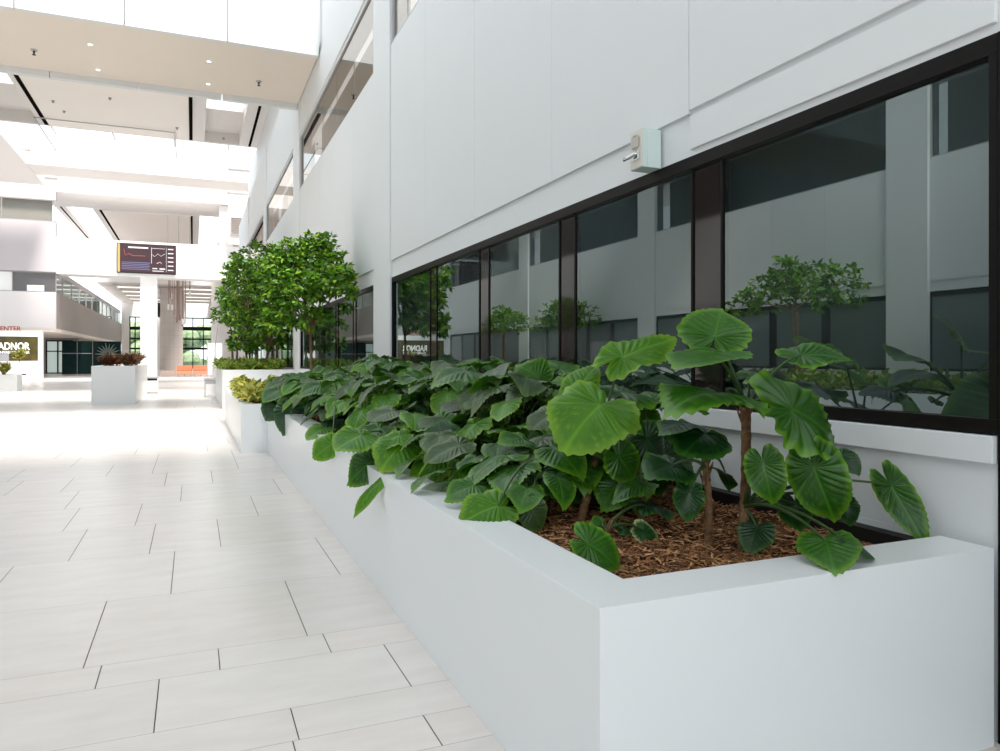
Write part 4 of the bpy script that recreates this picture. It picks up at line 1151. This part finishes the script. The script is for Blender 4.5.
al = thing('arc_lamp', (2.2, 50, 0), 'slender grey arched lamp pole beside the trees', 'lamp')
MB().tube([(0, 0, 0), (0, 0, 3.0), (.0, 0, 4.4), (.25, 0, 5.3), (.75, 0, 5.9), (1.2, 0, 6.1)], .035, 8).build('pole', 'thin_grey', al, smooth=True) if False else None
MB().tube([(-.9, 0, 0), (-.9, 0, 2.2), (-.7, 0, 3.6), (-.2, 0, 4.9), (.5, 0, 5.6)], .035, 8).build('pole', 'thin_grey', al, smooth=True)
MB().lathe((-.9, 0, 0), [(.22, 0), (.22, .03), (.05, .05)], 16).build('base', 'thin_grey', al)
MB().lathe((.5, 0, 5.42), [(.14, 0), (.16, .08), (.05, .2)], 12).build('lamp_head', 'thin_grey', al)

def sofa(x, y, w, label, rz=0):
    t = thing('lounge_bench', (x, y, 0), label, 'bench', 'terracotta lounge benches', rz)
    MB().box(-w/2, w/2, -.4, .4, .22, .46).build('seat', 'orange', t, bevel=.03)
    MB().box(-w/2, w/2, .26, .42, .46, .92).build('backrest', 'orange', t, bevel=.03)
    for sx in (-w/2+.12, 0, w/2-.12):
        for sy in (-.32, .32): MB().box(sx-.03, sx+.03, sy-.03, sy+.03, 0, .22).build('leg', 'dark_clad', t)
    return t
sofa(-.62, 63.0, 1.15, 'terracotta lounge bench, left one of the row before the far windows')
sofa(.58, 63.0, 1.15, 'terracotta lounge bench, middle one of the row before the far windows')
sofa(1.75, 63.2, .95, 'terracotta lounge bench, right one next to the white notice panel')
st = MB().box(-2.5, 2.6, 66, 70, 0, .42).build('platform', 'pink_step', bevel=.02); tag(st, 'low pale pink platform behind the terracotta benches', 'platform')

# sign kiosk
kx0, kx1, ky = -16.5, -9.98, 61.0
kk = thing('sign_kiosk', ((kx0+kx1)/2, ky, 0), 'white framed sign wall with olive panel and large white lettering', 'sign')
cx = (kx0+kx1)/2
def kb(x0, x1, y0, y1, z0, z1, name, m): return MB().box(x0-cx, x1-cx, y0, y1, z0, z1).build(name, m, kk, bevel=.01)
kb(kx0, kx1, .1, .6, 0, 3.44, 'backing', 'white_paint')
kb(kx0, kx1, 0, .1, 3.02, 3.44, 'frame_rail', 'white_paint'); kb(kx0, kx1, 0, .1, 0, 1.29, 'frame_rail', 'white_paint')
kb(-10.23, kx1, 0, .1, 1.29, 3.02, 'frame_post', 'white_paint'); kb(kx0, kx0+.25, 0, .1, 1.29, 3.02, 'frame_post', 'white_paint')
kb(kx0+.25, -10.23, .06, .1, 1.29, 3.02, 'sign_face', 'olive_sign')
kb(-13.4, -12.0, .05, .06, 1.30, 1.80, 'picture_patch', 'thin_grey')
def text(s, size, x_right, z, m, parent, y, off=0.02, name='lettering', sx=1.0):
    c = bpy.data.curves.new(name, 'FONT'); c.body = s; c.size = size; c.extrude = .012; c.offset = off; c.align_x = 'RIGHT'
    tmp = bpy.data.objects.new('tmp', c); COL.objects.link(tmp)
    dg = bpy.context.evaluated_depsgraph_get(); dg.update()
    me = bpy.data.meshes.new_from_object(tmp.evaluated_get(dg)); bpy.data.objects.remove(tmp)
    me.materials.clear(); me.materials.append(M[m]); o = bpy.data.objects.new(name, me); COL.objects.link(o); o.parent = parent
    o.location = (x_right, y, z); o.rotation_euler = (math.pi/2, 0, 0); o.scale = (sx, 1, 1)
    return o
text('RADNOR', .70, -10.76-cx, 2.10, 'letter', kk, .04, .022, sx=.74)
text('CONFERENCE CENTER', .25, -10.76-cx, 1.82, 'letter', kk, .04, .006, sx=.80)
ks = thing('channel_letters', (-12, 62, 3.44), 'rust red letters standing on top of the olive sign wall', 'sign letters')
text('CENTER', .42, .67, .02, 'red_letter', ks, -.7, .012)
MB().box(-1.4, .7, -.72, -.68, -.0, .03).build('rail', 'dark_clad', ks)
pd = thing('pedestal', (-10.93, 59.6, 0), 'white square pedestal with small dark tag before the olive sign', 'pedestal')
MB().box(-.52, .52, -.4, .4, 0, 1.22).build('block', 'white_paint', pd, bevel=.01)
MB().box(.05, .32, -.41, -.40, .32, .42).build('tag_plate', 'black', pd)
shrub('leafy_shrub', 'bright_leaf', -11.1, 59.6, 1.22, .5, .95, 200, .26, 'yellow flowering plant on the white pedestal by the sign', 'shrub', None, 90, 'oval')
kb2 = MB().box(-.6, .6, -.4, .4, 0, 1.0).build('counter', 'white_paint', bevel=.01); kb2.location = (-12.7, 59.6, 0)
tag(kb2, 'white counter left of the pedestal under the sign', 'counter')

# mural panels
for i, (x0, x1) in enumerate([(-11.15, -8.75), (-8.62, -6.35)]):
    t = thing('mural_panel', ((x0+x1)/2, 78, .62), 'dark teal mural panel %s' % ('with faint cross lines, beside the glazed entrance', 'with a large pale daisy, beside the far parapet')[i], 'mural')
    w2 = (x1-x0)/2
    MB().box(-w2, w2, 0, .12, -.62, 2.4).build('panel', 'mural', t)
    MB().box(-w2-.03, -w2, -.03, .14, -.62, 2.45).box(w2, w2+.03, -.03, .14, -.62, 2.45).box(-w2-.03, w2+.03, -.03, .14, 2.4, 2.45).build('panel_frame', 'frame', t)
    q = MB()
    if i == 1:
        for k in range(18):
            a = k*math.pi/9; rr_ = .95+.12*(k % 2)
            q.tube([(.05+.14*math.cos(a), -.012, 1.25+.14*math.sin(a)), (.05+.5*rr_*math.cos(a), -.016, 1.25+.5*rr_*math.sin(a)), (.05+rr_*math.cos(a), -.012, 1.25+rr_*math.sin(a))], [.02, .07, .02], 5)
        q.build('flower', 'petal', t)
    else:
        q.box(-w2, w2, -.01, 0, 1.28, 1.34).box(-.02, .02, -.01, 0, -.6, 2.4)
        q.build('cross_line', 'thin_grey', t)
